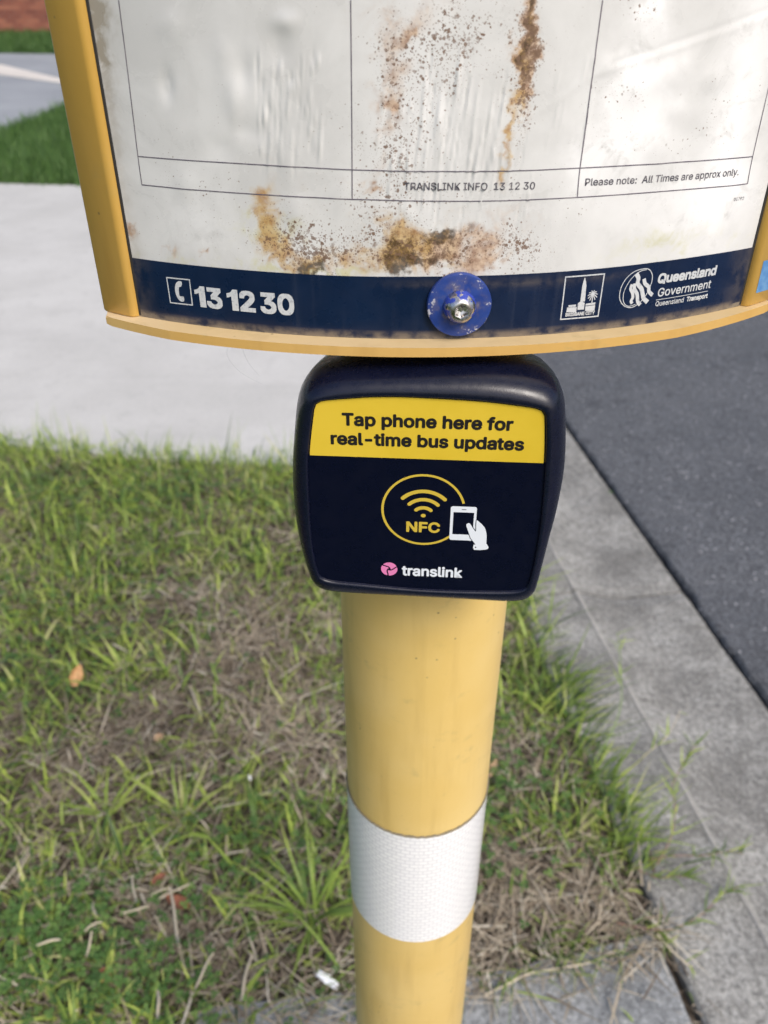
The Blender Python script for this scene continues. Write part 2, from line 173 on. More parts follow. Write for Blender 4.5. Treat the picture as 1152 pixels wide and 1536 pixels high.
 ((-0.4933, 0.7274), (-0.4897, 0.7607), 0.004, 'short straw stalk at the left rim of the bare patch'), ((-0.3036, 0.6721), (-0.2823, 0.7312), 0.0045, 'leaning straw stalk at the centre of the bottom grass'),
 ((-0.2271, 0.6514), (-0.2188, 0.7277), 0.005, 'straw stalk standing next to the big long-bladed tuft'), ((-0.3617, 0.6721), (-0.3482, 0.6238), 0.006, 'straw stalk at the bottom edge of the picture, left of the pole'),
 ((-0.4902, 0.638), (-0.4805, 0.6428), 0.003, 'tiny straw stalk at the bottom left'), ((-0.4434, 1.3417), (-0.397, 1.2482), 0.005, 'grey straw stalk in the dry patch left of the pole'),
 ((-0.511, 0.8221), (-0.4922, 0.787), 0.004, 'small straw stalk between leaf and clover'), ((-0.5068, 1.077), (-0.44, 1.1072), 0.003, 'thin grey straw stalk in the middle dry patch'),
 ((-0.6558, 0.8561), (-0.6536, 0.9132), 0.004, 'straw stalk by the left edge above the clover'), ((-0.4124, 0.8304), (-0.3712, 0.8393), 0.003, 'thin straw stalk touching the smaller red-brown leaf')]}

# ------------------------------------------------------------------ helpers
rng = np.random.default_rng(7); random.seed(7)

def link(o, parent=None):
    COL.objects.link(o)
    if parent is not None: o.parent = parent
    return o

def tag(o, label=None, cat=None, group=None, kind=None):
    if label: o['label'] = label
    if cat: o['category'] = cat
    if group: o['group'] = group
    if kind: o['kind'] = kind
    return o

def empty(name, loc=(0, 0, 0)):
    o = bpy.data.objects.new(name, None); o.empty_display_size = .05
    link(o); o.location = loc
    return o

def mesh(name, verts, faces, mat, parent=None, smooth=False, uv=None, attrs=None):
    """verts in world coordinates; a parent that has been moved is compensated."""
    me = bpy.data.meshes.new(name)
    off = Vector(parent.matrix_world.translation) if parent is not None else Vector()
    if parent is not None:
        off = Vector(parent.location); p = parent.parent
        while p is not None: off += Vector(p.location); p = p.parent
    V = np.asarray(verts, dtype=np.float64) - np.array(off)
    me.from_pydata([tuple(v) for v in V], [], [tuple(f) for f in faces])
    if smooth: me.polygons.foreach_set('use_smooth', [True] * len(me.polygons))
    if uv is not None:
        l = me.uv_layers.new(name='uv'); idx = np.empty(len(me.loops), dtype=np.int32)
        me.loops.foreach_get('vertex_index', idx)
        l.data.foreach_set('uv', np.asarray(uv, dtype=np.float32)[idx].ravel())
    if attrs:
        for k, a in attrs.items():
            at = me.attributes.new(k, 'FLOAT', 'POINT'); at.data.foreach_set('value', np.asarray(a, dtype=np.float32).ravel())
    me.materials.append(mat); me.update()
    return link(bpy.data.objects.new(name, me), parent)

def from_bm(name, bm, mat, parent=None, smooth=False):
    v = [tuple(x.co) for x in bm.verts]; bm.verts.index_update()
    f = [[w.index for w in x.verts] for x in bm.faces]
    bm.free()
    return mesh(name, v, f, mat, parent, smooth)

class M:
    """small node-material builder"""
    def __init__(s, name, rough=.5, metal=0, spec=.5, coat=0):
        s.m = bpy.data.materials.new(name); s.m.use_nodes = True; s.t = s.m.node_tree; s.n = s.t.nodes
        s.b = s.n['Principled BSDF']
        s.b.inputs['Roughness'].default_value = rough; s.b.inputs['Metallic'].default_value = metal
        s.b.inputs['Specular IOR Level'].default_value = spec; s.b.inputs['Coat Weight'].default_value = coat
        s.tc = s.n.new('ShaderNodeTexCoord')
    def inp(s, node, k, v):
        if v is None: return
        if hasattr(v, 'is_output') or isinstance(v, bpy.types.NodeSocket): s.t.links.new(v, node.inputs[k])
        else: node.inputs[k].default_value = v
    def coord(s, kind='Object', scale=(1, 1, 1), rot=(0, 0, 0)):
        mp = s.n.new('ShaderNodeMapping'); s.t.links.new(s.tc.outputs[kind], mp.inputs[0])
        mp.inputs['Scale'].default_value = scale; mp.inputs['Rotation'].default_value = rot
        return mp.outputs[0]
    def noise(s, co, scale, detail=4, rough=.55, dist=0):
        x = s.n.new('ShaderNodeTexNoise'); s.t.links.new(co, x.inputs['Vector'])
        x.inputs['Scale'].default_value = scale; x.inputs['Detail'].default_value = detail
        x.inputs['Roughness'].default_value = rough; x.inputs['Distortion'].default_value = dist
        return x.outputs['Fac']
    def vor(s, co, scale, feat='F1', out='Distance', rnd=1):
        x = s.n.new('ShaderNodeTexVoronoi'); x.feature = feat; s.t.links.new(co, x.inputs['Vector'])
        x.inputs['Scale'].default_value = scale; x.inputs['Randomness'].default_value = rnd
        return x.outputs[out]
    def ramp(s, f, stops):
        x = s.n.new('ShaderNodeValToRGB'); s.t.links.new(f, x.inputs[0]); e = x.color_ramp.elements
        while len(e) < len(stops): e.new(.5)
        for i, (p, c) in enumerate(stops):
            e[i].position = p; e[i].color = (c, c, c, 1) if isinstance(c, (int, float)) else (*c, 1)
        return x.outputs[0]
    def math(s, op, a, b=None, c=None, clamp=False):
        x = s.n.new('ShaderNodeMath'); x.operation = op; x.use_clamp = clamp
        s.inp(x, 0, a); s.inp(x, 1, b); s.inp(x, 2, c)
        return x.outputs[0]
    def maprange(s, v, a, b, c=0, d=1):
        x = s.n.new('ShaderNodeMapRange'); x.interpolation_type = 'SMOOTHSTEP'
        s.inp(x, 0, v); x.inputs[1].default_value = a; x.inputs[2].default_value = b; x.inputs[3].default_value = c; x.inputs[4].default_value = d
        return x.outputs[0]
    def mix(s, f, a, b, mode='MIX'):
        x = s.n.new('ShaderNodeMix'); x.data_type = 'RGBA'; x.blend_type = mode
        s.inp(x, 0, f)
        for k, v in ((6, a), (7, b)):
            if isinstance(v, (tuple, list)): v = (*v, 1) if len(v) == 3 else v
            s.inp(x, k, v)
        return x.outputs[2]
    def attr(s, name, out='Fac'):
        x = s.n.new('ShaderNodeAttribute'); x.attribute_name = name; return x.outputs[out]
    def color(s, c):
        s.inp(s.b, 'Base Color', (*c, 1) if isinstance(c, (tuple, list)) and len(c) == 3 else c); return s
    def rough(s, v): s.inp(s.b, 'Roughness', v); return s
    def bump(s, h, strength=.3, dist=.001, prev=None):
        x = s.n.new('ShaderNodeBump'); x.inputs['Strength'].default_value = strength; x.inputs['Distance'].default_value = dist
        s.t.links.new(h, x.inputs['Height'])
        if prev: s.t.links.new(prev, x.inputs['Normal'])
        s.t.links.new(x.outputs[0], s.b.inputs['Normal']); return x.outputs[0]

# ------------------------------------------------------------------ materials
def mat_yellow(name, base, pale, dirt=.5, rough=.5):
    m = M(name, rough, coat=.08)
    co = m.coord('Object')
    n1 = m.noise(co, 9, 5); n2 = m.noise(m.coord('Object', (1, 1, .12)), 90, 3)
    c = m.mix(m.maprange(n1, .3, .75), base, pale)
    c = m.mix(m.maprange(n2, .48, .75, 0, .35), c, (base[0] * .75, base[1] * .72, base[2] * .7))
    smear = m.math('MULTIPLY', m.maprange(m.noise(m.coord('Object', (1, 1, 2.2)), 26, 6, .7), .53, .68), m.maprange(m.noise(co, 160, 3), .4, .7))
    c = m.mix(m.math('MULTIPLY', smear, dirt * .6), c, (.36, .29, .12))
    spot = m.maprange(m.vor(co, 130), .05, .11, 1, 0)
    spot = m.math('MULTIPLY', spot, m.maprange(m.noise(co, 22, 2), .52, .6))
    c = m.mix(m.math('MULTIPLY', spot, .75), c, (.16, .12, .06))
    m.color(c); m.rough(m.maprange(n1, .3, .8, rough - .08, rough + .12))
    m.bump(m.noise(co, 380, 3), .1, .0006)
    return m.m

def build_materials():
    m = {}
    m['pole'] = mat_yellow('faded_yellow_pole_paint', (.64, .445, .135), (.71, .53, .215), .7, .48)
    m['frame'] = mat_yellow('yellow_frame_powder_coat', (.50, .30, .062), (.55, .335, .08), .3, .34)
    m['rail'] = mat_yellow('weathered_yellow_rail', (.56, .33, .085), (.62, .41, .15), 1.0, .55)
    m['railtop'] = mat_yellow('sun_bleached_rail_top', (.56, .41, .20), (.62, .48, .29), 1.2, .6)
    # timetable insert: paper stained behind a plastic skin
    s = M('stained_timetable_paper', .28, spec=.45, coat=.25); s.b.inputs['Coat Roughness'].default_value = .12
    uv = s.coord('UV')
    A = s.attr
    nb = s.noise(uv, 40, 6, .6, .4); nf = s.noise(uv, 260, 6, .7); nm = s.noise(uv, 110, 5, .65, .6)
    base = s.mix(s.maprange(nb, .3, .7), (.55, .55, .54), (.64, .64, .63))
    base = s.mix(s.math('MULTIPLY', A('white'), s.maprange(nm, .25, .5)), base, (.80, .80, .80))
    base = s.mix(s.math('MULTIPLY', A('grime'), s.maprange(nm, .3, .65, .2, 1)), base, (.32, .29, .24))
    def blend(c, name, col, soft=.35, src=None, gain=1.0):
        src = src or nm
        v = s.math('ADD', A(name), s.math('MULTIPLY', s.math('SUBTRACT', src, .5), 3.2))
        return s.mix(s.math('MULTIPLY', s.maprange(v, .10, .35 + soft), s.math('MINIMUM', s.math('MULTIPLY', A(name), 1.25 * gain), .86)), c, col)
    base = blend(base, 'green', (.55, .54, .33), .7)
    base = blend(base, 'tan', s.mix(s.maprange(nf, .35, .65), (.56, .40, .27), (.26, .13, .065)), .9)
    base = blend(base, 'ochre', s.mix(s.maprange(nf, .35, .7), (.54, .38, .17), (.34, .155, .025)), .8)
    base = blend(base, 'dark', s.mix(s.maprange(nf, .40, .56), (.26, .15, .05), (.045, .026, .012)), .6, nf, 1.1)
    wv = s.n.new('ShaderNodeVectorMath'); wv.operation = 'MULTIPLY_ADD'
    nx = s.n.new('ShaderNodeTexNoise'); s.t.links.new(uv, nx.inputs['Vector']); nx.inputs['Scale'].default_value = 900; nx.inputs['Detail'].default_value = 3
    s.t.links.new(nx.outputs['Color'], wv.inputs[0]); wv.inputs[1].default_value = (.0012, .0012, 0); s.t.links.new(uv, wv.inputs[2])
    v1 = s.vor(wv.outputs[0], 620); v2 = s.vor(wv.outputs[0], 1500)
    d1 = s.math('SUBTRACT', s.math('MULTIPLY', A('speck'), .42), s.math('MULTIPLY', s.noise(uv, 55, 3), .42))
    sp = s.math('ADD', s.maprange(s.math('SUBTRACT', s.math('ADD', d1, .22), v1), -.02, .07), s.maprange(s.math('SUBTRACT', s.math('ADD', d1, .2), v2), -.02, .07), clamp=True)
    base = s.mix(s.math('MULTIPLY', sp, s.maprange(nf, .3, .6, .3, .95)), base, s.mix(nb, (.22, .14, .10), (.11, .06, .035)))
    lone = s.math('MULTIPLY', s.maprange(s.vor(uv, 95), .03, .055, 1, 0), .8)
    base = s.mix(s.math('MULTIPLY', lone, s.maprange(s.noise(uv, 60, 2), .5, .6)), base, (.2, .16, .13))
    s.color(base)
    s.rough(s.maprange(nb, .3, .7, .22, .42))
    s.bump(s.noise(uv, 130, 4), .1, .0006)
    m['paper'] = s.m
    s = M('navy_printed_stripe', .3, spec=.3, coat=.12); uv = s.coord('UV')
    c = s.mix(s.maprange(s.noise(uv, 30, 5), .35, .75), (.0025, .010, .036), (.005, .016, .050))
    streak = s.math('MULTIPLY', s.maprange(s.noise(s.coord('UV', (1, .06, 1)), 160, 4), .55, .8), .25)
    c = s.mix(streak, c, (.05, .06, .09))
    lowdirt = s.math('MULTIPLY', s.attr('dirt'), s.maprange(s.noise(uv, 120, 5), .36, .6))
    c = s.mix(lowdirt, c, (.17, .14, .11))
    c = s.mix(s.maprange(s.math('ADD', s.attr('dirt'), s.math('MULTIPLY', s.noise(uv, 200, 4), .5)), 1.1, 1.35), c, s.mix(s.noise(uv, 300, 3), (.30, .26, .2), (.11, .09, .07)))
    c = s.mix(s.math('MULTIPLY', s.maprange(s.vor(uv, 120), .018, .03, 1, 0), s.maprange(s.noise(uv, 44, 2), .6, .64)), c, (.3, .36, .45))
    s.color(c); s.rough(s.maprange(s.noise(uv, 90, 4), .3, .7, .2, .42)); s.bump(s.noise(uv, 120, 3), .06, .0005)
    m['navy'] = s.m
    s = M('grey_white_vinyl', .45); uv = s.coord('Object')
    s.color(s.mix(s.maprange(s.noise(uv, 900, 4), .5, .72), (.53, .55, .57), (.36, .38, .42))); m['vinyl'] = s.m
    s = M('printed_grey_ink', .4); s.color(s.mix(s.maprange(s.noise(s.coord('Object'), 700, 4), .4, .72), (.07, .065, .085), (.24, .23, .24))); m['ink'] = s.m
    s = M('table_line_ink', .4); s.color(s.mix(s.maprange(s.noise(s.coord('Object'), 300, 3), .4, .8), (.095, .08, .11), (.22, .2, .22))); m['lineink'] = s.m
    # washer and bolt
    s = M('chipped_blue_paint', .36); co = s.coord('Object')
    chip = s.math('MULTIPLY', s.maprange(s.noise(co, 300, 5, .7), .60, .63), s.attr('edge'))
    dirt = s.math('MULTIPLY', s.maprange(s.noise(co, 300, 4), .4, .7), s.attr('dirt'))
    c = s.mix(s.maprange(s.noise(co, 120, 4), .3, .7), (.010, .034, .19), (.018, .052, .24))
    c = s.mix(s.math('MULTIPLY', s.maprange(s.vor(co, 260), .10, .16, 1, 0), s.maprange(s.noise(co, 150, 2), .68, .7)), c, (.45, .47, .55))
    c = s.mix(dirt, c, (.16, .13, .12)); c = s.mix(chip, c, (.42, .42, .48)); s.color(c)
    s.rough(s.maprange(s.noise(co, 500, 3), .3, .7, .3, .5)); m['washer'] = s.m
    s = M('worn_steel_bolt', .2, metal=1); co = s.coord('Object')
    pm = s.math('MULTIPLY', s.maprange(s.noise(co, 260, 4, .6), .47, .49), s.attr('paint'))
    c = s.mix(s.maprange(s.noise(co, 500, 4), .45, .7), (.62, .61, .60), (.3, .27, .24))
    c = s.mix(pm, c, (.03, .055, .33)); s.color(c); s.inp(s.b, 'Metallic', s.math('SUBTRACT', 1, pm)); s.rough(s.maprange(s.noise(co, 700, 3), .3, .7, .12, .4)); m['bolt'] = s.m
    # tap box
    s = M('satin_navy_plastic', .3, spec=.45); co = s.coord('Object')
    s.color(s.mix(s.maprange(s.noise(co, 60, 4), .3, .8), (.0022, .0036, .014), (.004, .0055, .018)))
    s.rough(s.maprange(s.noise(co, 300, 5), .3, .75, .23, .36)); s.bump(s.noise(co, 1400, 2), .08, .0003)
    m['plastic'] = s.m
    s = M('navy_label_print', .3, spec=.2); co = s.coord('Object')
    c = s.mix(s.math('MULTIPLY', s.maprange(s.vor(co, 160), .018, .035, 1, 0), s.maprange(s.noise(co, 60, 2), .55, .62)), (.0016, .0026, .012), (.06, .07, .12))
    s.color(c); s.rough(s.maprange(s.noise(co, 200, 4), .3, .7, .24, .38)); m['label'] = s.m
    s = M('yellow_label_print', .32, spec=.4); co = s.coord('Object')
    c = s.mix(s.maprange(s.noise(co, 40, 4), .3, .7), (.60, .425, .030), (.65, .465, .042))
    c = s.mix(s.math('MULTIPLY', s.maprange(s.vor(co, 240), .03, .06, 1, 0), s.maprange(s.noise(co, 80, 2), .54, .6, 0, .6)), c, (.3, .2, .03))
    s.color(c); m['yellow'] = s.m
    m['blackprint'] = M('black_print', .35).color((.012, .010, .012)).m
    m['yprint'] = M('yellow_print', .35).color((.55, .40, .05)).m
    m['wprint'] = M('white_print', .35).color((.68, .72, .78)).m
    m['pink'] = M('pink_print', .35).color((.68, .20, .42)).m
    # reflective band
    s = M('prismatic_white_sheeting', .22, spec=.6, coat=.4); uv = s.coord('UV')
    hexv = s.n.new('ShaderNodeTexBrick'); s.t.links.new(uv, hexv.inputs['Vector'])
    hexv.inputs['Scale'].default_value = 1; hexv.inputs['Brick Width'].default_value = .0056; hexv.inputs['Row Height'].default_value = .0034
    hexv.inputs['Mortar Size'].default_value = .0007; hexv.inputs['Mortar Smooth'].default_value = .6
    hexv.inputs['Color1'].default_value = (.90, .90, .90, 1); hexv.inputs['Color2'].default_value = (.84, .84, .85, 1); hexv.inputs['Mortar'].default_value = (.72, .72, .74, 1)
    c = s.mix(s.maprange(s.noise(uv, 60, 4), .4, .7, 0, .15), hexv.outputs[0], (.74, .74, .76))
    s.color(c); s.bump(hexv.outputs['Fac'], .15, .0003)
    s.b.inputs['Thin Film Thickness'].default_value = 0
    m['band'] = s.m
    m['banddirt'] = M('band_edge_dirt', .8).color((.2, .17, .11)).m
    s = M('blue_sticker', .4); s.color(s.mix(s.maprange(s.noise(s.coord('Object'), 260, 4), .35, .7), (.075, .21, .46), (.14, .30, .52))); m['sticker'] = s.m
    s = M('dark_rubber_gap', .7); s.color((.02, .02, .02)); m['gasket'] = s.m
    # concrete
    def concrete(name, a, b, stain, big=1.2, fine=90, bump=.3, sp=.35):
        s = M(name, .85, spec=.25); co = s.coord('Object')
        c = s.mix(s.maprange(s.noise(co, big, 6, .6), .3, .7), a, b)
        c = s.mix(s.math('MULTIPLY', s.maprange(s.noise(co, big * 7, 6, .65), .5, .75), .55), c, stain)
        g = s.noise(co, fine, 5, .75)
        c = s.mix(s.maprange(g, .35, .7, 0, sp), c, (a[0] * .5, a[1] * .5, a[2] * .5))
        c = s.mix(s.maprange(s.vor(co, fine * 1.6), .12, .3, sp * .8, 0), c, (b[0] * 1.3, b[1] * 1.3, b[2] * 1.3))
        c = s.mix(s.maprange(s.noise(s.coord('Object', (.35, 2.2, 1)), big * 1.5, 6, .7), .5, .72, 0, .45), c, stain)
        s.color(c); s.bump(s.math('ADD', g, s.math('MULTIPLY', s.noise(co, fine * .2, 4), 1.5)), bump, .004)
        return s.m
    m['drive'] = concrete('pale_driveway_concrete', (.46, .455, .435), (.54, .535, .515), (.39, .385, .37), 1.6, 60, .2, .15)
    m['kerb'] = concrete('grey_kerb_concrete', (.20, .197, .185), (.43, .425, .40), (.095, .09, .08), 6, 95, .7, .9)
    m['pad'] = concrete('rough_grey_pad_concrete', (.21, .22, .225), (.42, .435, .44), (.10, .10, .10), 8, 95, .8, .9)
    m['path'] = concrete('blue_grey_path_concrete', (.25, .265, .285), (.32, .335, .355), (.21, .22, .235), .7, 50, .3, .15)
    m['sunlit_strip'] = concrete('pale_sunlit_strip_concrete', (.58, .54, .49), (.66, .62, .57), (.5, .46, .41), .8, 50, .3, .1)  # sunlight on the far strip put into the concrete colour
    m['arris'] = concrete('worn_pale_kerb_arris', (.31, .30, .28), (.42, .41, .38), (.26, .26, .25), 8, 150, .5, .3)
    # asphalt
    s = M('worn_asphalt', .8, spec=.35); co = s.coord('Object')
    cell = s.vor(co, 150, out='Color'); bw = s.n.new('ShaderNodeRGBToBW'); s.t.links.new(cell, bw.inputs[0])
    c = s.mix(s.maprange(s.noise(co, 2.5, 5), .3, .7), (.108, .114, .124), (.145, .151, .162))
    c = s.mix(s.maprange(bw.outputs[0], .35, .8, 0, .35), c, (.16, .165, .178))
    c = s.mix(s.maprange(bw.outputs[0], .87, .92, 0, .9), c, (.46, .46, .47))
    c = s.mix(s.maprange(s.noise(co, 14, 4), .58, .7, 0, .6), c, (.05, .052, .058))
    c = s.mix(s.maprange(s.vor(co, 150), .35, .6, 0, .8), c, (.045, .047, .052))
    s.color(c); s.bump(s.vor(co, 150), -.9, .004); s.rough(s.maprange(bw.outputs[0], .3, .9, .85, .5)); m['asphalt'] = s.m
    m['gap'] = M('dark_joint_dirt', .95).color((.035, .03, .024)).m
    # soil
    s = M('bare_soil', .95, spec=.15); co = s.coord('Object')
    c = s.mix(s.maprange(s.noise(co, 9, 6), .35, .65), (.055, .043, .034), (.105, .085, .066))
    c = s.mix(s.maprange(s.noise(co, 120, 5, .7), .5, .7, 0, .8), c, (.17, .14, .11)); s.color(c)
    s.bump(s.noise(co, 90, 6, .7), .9, .01); m['soil'] = s.m
    s = M('distant_turf', .95, spec=.1); co = s.coord('Object')
    c = s.mix(s.maprange(s.noise(co, 3, 7, .7), .35, .65), (.045, .075, .025), (.075, .11, .035)); s.color(c); s.bump(s.noise(co, 60, 5), .8, .02); m['turf'] = s.m
    # blades: one colour per blade comes from a mesh attribute
    def blades(name, stops, transl=.25, rough=.5):
        s = M(name, rough, spec=.3)
        c = s.ramp(s.attr('tint'), stops)
        c = s.mix(s.maprange(s.noise(s.coord('Object', (1, 1, 1)), 160, 3), .4, .75, 0, .3), c, (.12, .13, .05))
        s.color(c)
        tr = s.n.new('ShaderNodeBsdfTranslucent'); s.t.links.new(c, tr.inputs[0])
        mx = s.n.new('ShaderNodeMixShader'); mx.inputs[0].default_value = transl
        s.t.links.new(s.b.outputs[0], mx.inputs[1]); s.t.links.new(tr.outputs[0], mx.inputs[2])
        s.t.links.new(mx.outputs[0], s.n['Material Output'].inputs[0])
        return s.m
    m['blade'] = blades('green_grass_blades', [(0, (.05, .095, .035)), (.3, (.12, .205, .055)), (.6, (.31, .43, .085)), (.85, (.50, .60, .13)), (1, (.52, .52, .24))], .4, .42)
    m['straw'] = blades('dry_straw_blades', [(0, (.13, .095, .07)), (.35, (.28, .225, .165)), (.7, (.48, .41, .31)), (1, (.74, .68, .56))], .2, .6)
    m['clover'] = blades('clover_leaves', [(0, (.05, .11, .03)), (.5, (.09, .18, .045)), (1, (.17, .28, .07))], .25, .45)
    m['fargrass'] = blades('far_grass_blades', [(0, (.045, .10, .03)), (.5, (.075, .16, .04)), (1, (.12, .23, .055))], .3, .5)
    s = M('orange_dead_leaf', .6); s.color(s.mix(s.maprange(s.noise(s.coord('Object'), 120, 5), .35, .7), (.50, .28, .12), (.36, .19, .07))); m['leaf_o'] = s.m
    s = M('red_brown_dead_leaf', .6); s.color(s.mix(s.maprange(s.noise(s.coord('Object'), 120, 5), .35, .7), (.24, .085, .045), (.33, .13, .07))); m['leaf_r'] = s.m
    s = M('tan_dead_leaf', .6); s.color(s.mix(s.maprange(s.noise(s.coord('Object'), 120, 5), .35, .7), (.36, .24, .14), (.26, .16, .09))); m['leaf_t'] = s.m
    m['scrap'] = M('white_litter', .5).color((.78, .80, .82)).m
    s = M('runner_stem', .5); s.color(s.mix(s.maprange(s.noise(s.coord('Object'), 40, 3), .4, .6), (.28, .20, .12), (.24, .13, .11))); m['stem'] = s.m
    m['blade_stem'] = M('green_stem', .5).color((.2, .3, .07)).m
    m['stem_straw'] = M('runner_stem_straw', .55).color((.54, .47, .35)).m
    # brick
    s = M('red_brick', .85); c = s.ramp(s.attr('tint'), [(0, (.16, .055, .04)), (.5, (.24, .085, .055)), (1, (.30, .12, .075))]); s.color(c)
    s.bump(s.noise(s.coord('Object'), 60, 4), .4, .004); m['brick'] = s.m
    s = M('orange_brick', .85); c = s.ramp(s.attr('tint'), [(0, (.36, .14, .07)), (1, (.46, .19, .10))]); s.color(c); m['brick_o'] = s.m
    m['mortar'] = M('grey_mortar', .9).color((.20, .16, .14)).m
    s = M('painted_back_panel', .45); s.color((.62, .36, .07)); m['backpanel'] = s.m
    return m

MT = build_materials()

# ------------------------------------------------------------------ shape helpers
def box_bm(bm, x0, x1, y0, y1, z0, z1):
    v = [bm.verts.new(p) for p in [(x0, y0, z0), (x1, y0, z0), (x1, y1, z0), (x0, y1, z0), (x0, y0, z1), (x1, y0, z1), (x1, y1, z1), (x0, y1, z1)]]
    for f in ((3, 2, 1, 0), (4, 5, 6, 7), (0, 1, 5, 4), (1, 2, 6, 5), (2, 3, 7, 6), (3, 0, 4, 7)): bm.faces.new([v[i] for i in f])

def tri_poly(loops):
    """tessellate loops (outer, holes) of 2-D points -> verts, tris"""
    pts = [Vector((p[0], p[1], 0)) for l in loops for p in l]
    tris = tessellate_polygon([[Vector((p[0], p[1], 0)) for p in l] for l in loops])
    return [(p.x, p.y) for p in pts], [tuple(t) for t in tris]

def arc_pts(cx, cy, rx, ry, a0, a1, n):
    return [(cx + rx * math.cos(a0 + (a1 - a0) * i / n), cy + ry * math.sin(a0 + (a1 - a0) * i / n)) for i in range(n + 1)]

def stroke(pts, w, cap=True, closed=False, n=6):
    """ribbon of width w along 2-D points with round ends -> verts, faces"""
    P = [Vector(p) for p in pts]; N = len(P); h = w / 2; V = []; F = []
    def nrm(i):
        if closed: d = P[(i + 1) % N] - P[(i - 1) % N]
        else: d = P[min(i + 1, N - 1)] - P[max(i - 1, 0)]
        d.normalize(); return Vector((-d.y, d.x))
    for i in range(N):
        q = nrm(i); V += [tuple(P[i] + q * h), tuple(P[i] - q * h)]
    for i in range(N if closed else N - 1):
        a, b = 2 * i, 2 * ((i + 1) % N); F.append((a, a + 1, b + 1, b))
    if cap and not closed:
        for i, sgn in ((0, -1), (N - 1, 1)):
            q = nrm(i); d = Vector((q.y, -q.x)) * sgn; c = len(V); V.append(tuple(P[i])); ring = []
            for k in range(n + 1):
                a = math.pi * k / n; ring.append(len(V)); V.append(tuple(P[i] + q * h * math.cos(a) + d * h * math.sin(a)))
            for k in range(n): F.append((c, ring[k], ring[k + 1]))
    return V, F

def smooth_curve(pts, n=6, closed=False):
    P = [Vector(p) for p in pts]; N = len(P); out = []
    for i in range(N if closed else N - 1):
        if closed: a, b, c, d = P[(i - 1) % N], P[i], P[(i + 1) % N], P[(i + 2) % N]
        else: a, b, c, d = P[max(i - 1, 0)], P[i], P[i + 1], P[min(i + 2, N - 1)]
        for k in range(n):
            t = k / n
            out.append(.5 * ((2 * b) + (c - a) * t + (2 * a - 5 * b + 4 * c - d) * t * t + (3 * b - a - 3 * c + d) * t ** 3))
    if not closed: out.append(P[-1])
    return [tuple(p) for p in out]

# ---- the two writing surfaces, coordinates in millimetres
CX, CY, RAD = .012, .525, .25                     # timetable: cylinder bulging towards the street
def cyl(s, z, off=0.):
    a = s / 1000 / RAD; r = RAD + off / 1000
    return (CX + r * math.sin(a), CY - r * math.cos(a), z / 1000)
FPS = R_(3.9); FO = Vector((.02, .262, 0)); FN = Vector((-math.sin(FPS), -math.cos(FPS), 0)); FE = Vector((math.cos(FPS), -math.sin(FPS), 0))
def face(e, z, off=0.):
    p = FO + FE * (e / 1000) + FN * (off / 1000); return (p.x, p.y, z / 1000)

try:
    FONT = bpy.data.fonts.load(os.path.join(bpy.utils.resource_path('LOCAL'), 'datafiles', 'fonts', 'Inter.woff2'))
except Exception:
    FONT = None
def glyphs(body, spacing=1.0, shear=0.):
    c = bpy.data.curves.new('lettering', 'FONT'); c.body = body; c.size = 1; c.resolution_u = 3; c.fill_mode = 'FRONT'
    c.space_character = spacing; c.shear = shear
    if FONT: c.font = FONT
    o = bpy.data.objects.new('lettering', c); COL.objects.link(o)
    dg = bpy.context.evaluated_depsgraph_get(); dg.update()
    me = bpy.data.meshes.new_from_object(o.evaluated_get(dg))
    V = [(v.co.x, v.co.y) for v in me.vertices]; F = [tuple(p.vertices) for p in me.polygons]
    bpy.data.objects.remove(o); bpy.data.curves.remove(c); bpy.data.meshes.remove(me)
    return V, F
CAP = None
def text(name, body, p0, p1, cap, surf, off, mat, parent, bold=0., spacing=1.0, copies=10, shear=0., ref=None, square=False):
    """text from baseline start p0 to baseline end p1 (mm), capital height cap (mm), stroke grown by bold (mm)"""
    V, F = glyphs(body, spacing, shear)
    V = np.array(V)
    refV = np.array(glyphs(ref or 'H')[0]); ch = refV[:, 1].max() - refV[:, 1].min()
    x0, x1 = V[:, 0].min(), V[:, 0].max()
    d = np.array(p1, float) - np.array(p0, float); L = np.hypot(*d); ux = d / L; uy = np.array((-ux[1], ux[0])); uy = np.array((0., 1.))
    sx = (L - 2 * bold) / (x1 - x0); sy = (cap - 2 * bold) / ch
    base = np.array(p0)[None] + ((V[:, 0:1] - x0) * sx + bold) * ux[None] + (V[:, 1:2] * sy + bold) * uy[None]
    offs = [(0, 0)] + ([(bold * math.cos(2 * math.pi * k / copies), bold * math.sin(2 * math.pi * k / copies)) for k in range(copies)] if bold else [])
    if square: offs = [(bold * a, bold * b) for a in (-1, 0, 1) for b in (-1, 0, 1)]
    W = []; FF = []
    for k, (ox, oy) in enumerate(offs):
        o = len(W)
        W += [surf(x + ox, y + oy, off + k * .005) for x, y in base]; FF += [tuple(i + o for i in f) for f in F]
    return mesh(name, W, FF, mat, parent)
def flat(name, parts, surf, off, mat, parent):
    """several (verts2d, faces) pieces printed as one flat mark"""
    W = []; FF = []
    for k, (V, F) in enumerate(parts):
        o = len(W); W += [surf(x, y, off + k * .006) for x, y in V]; FF += [tuple(i + o for i in f) for f in F]
    return mesh(name, W, FF, mat, parent)

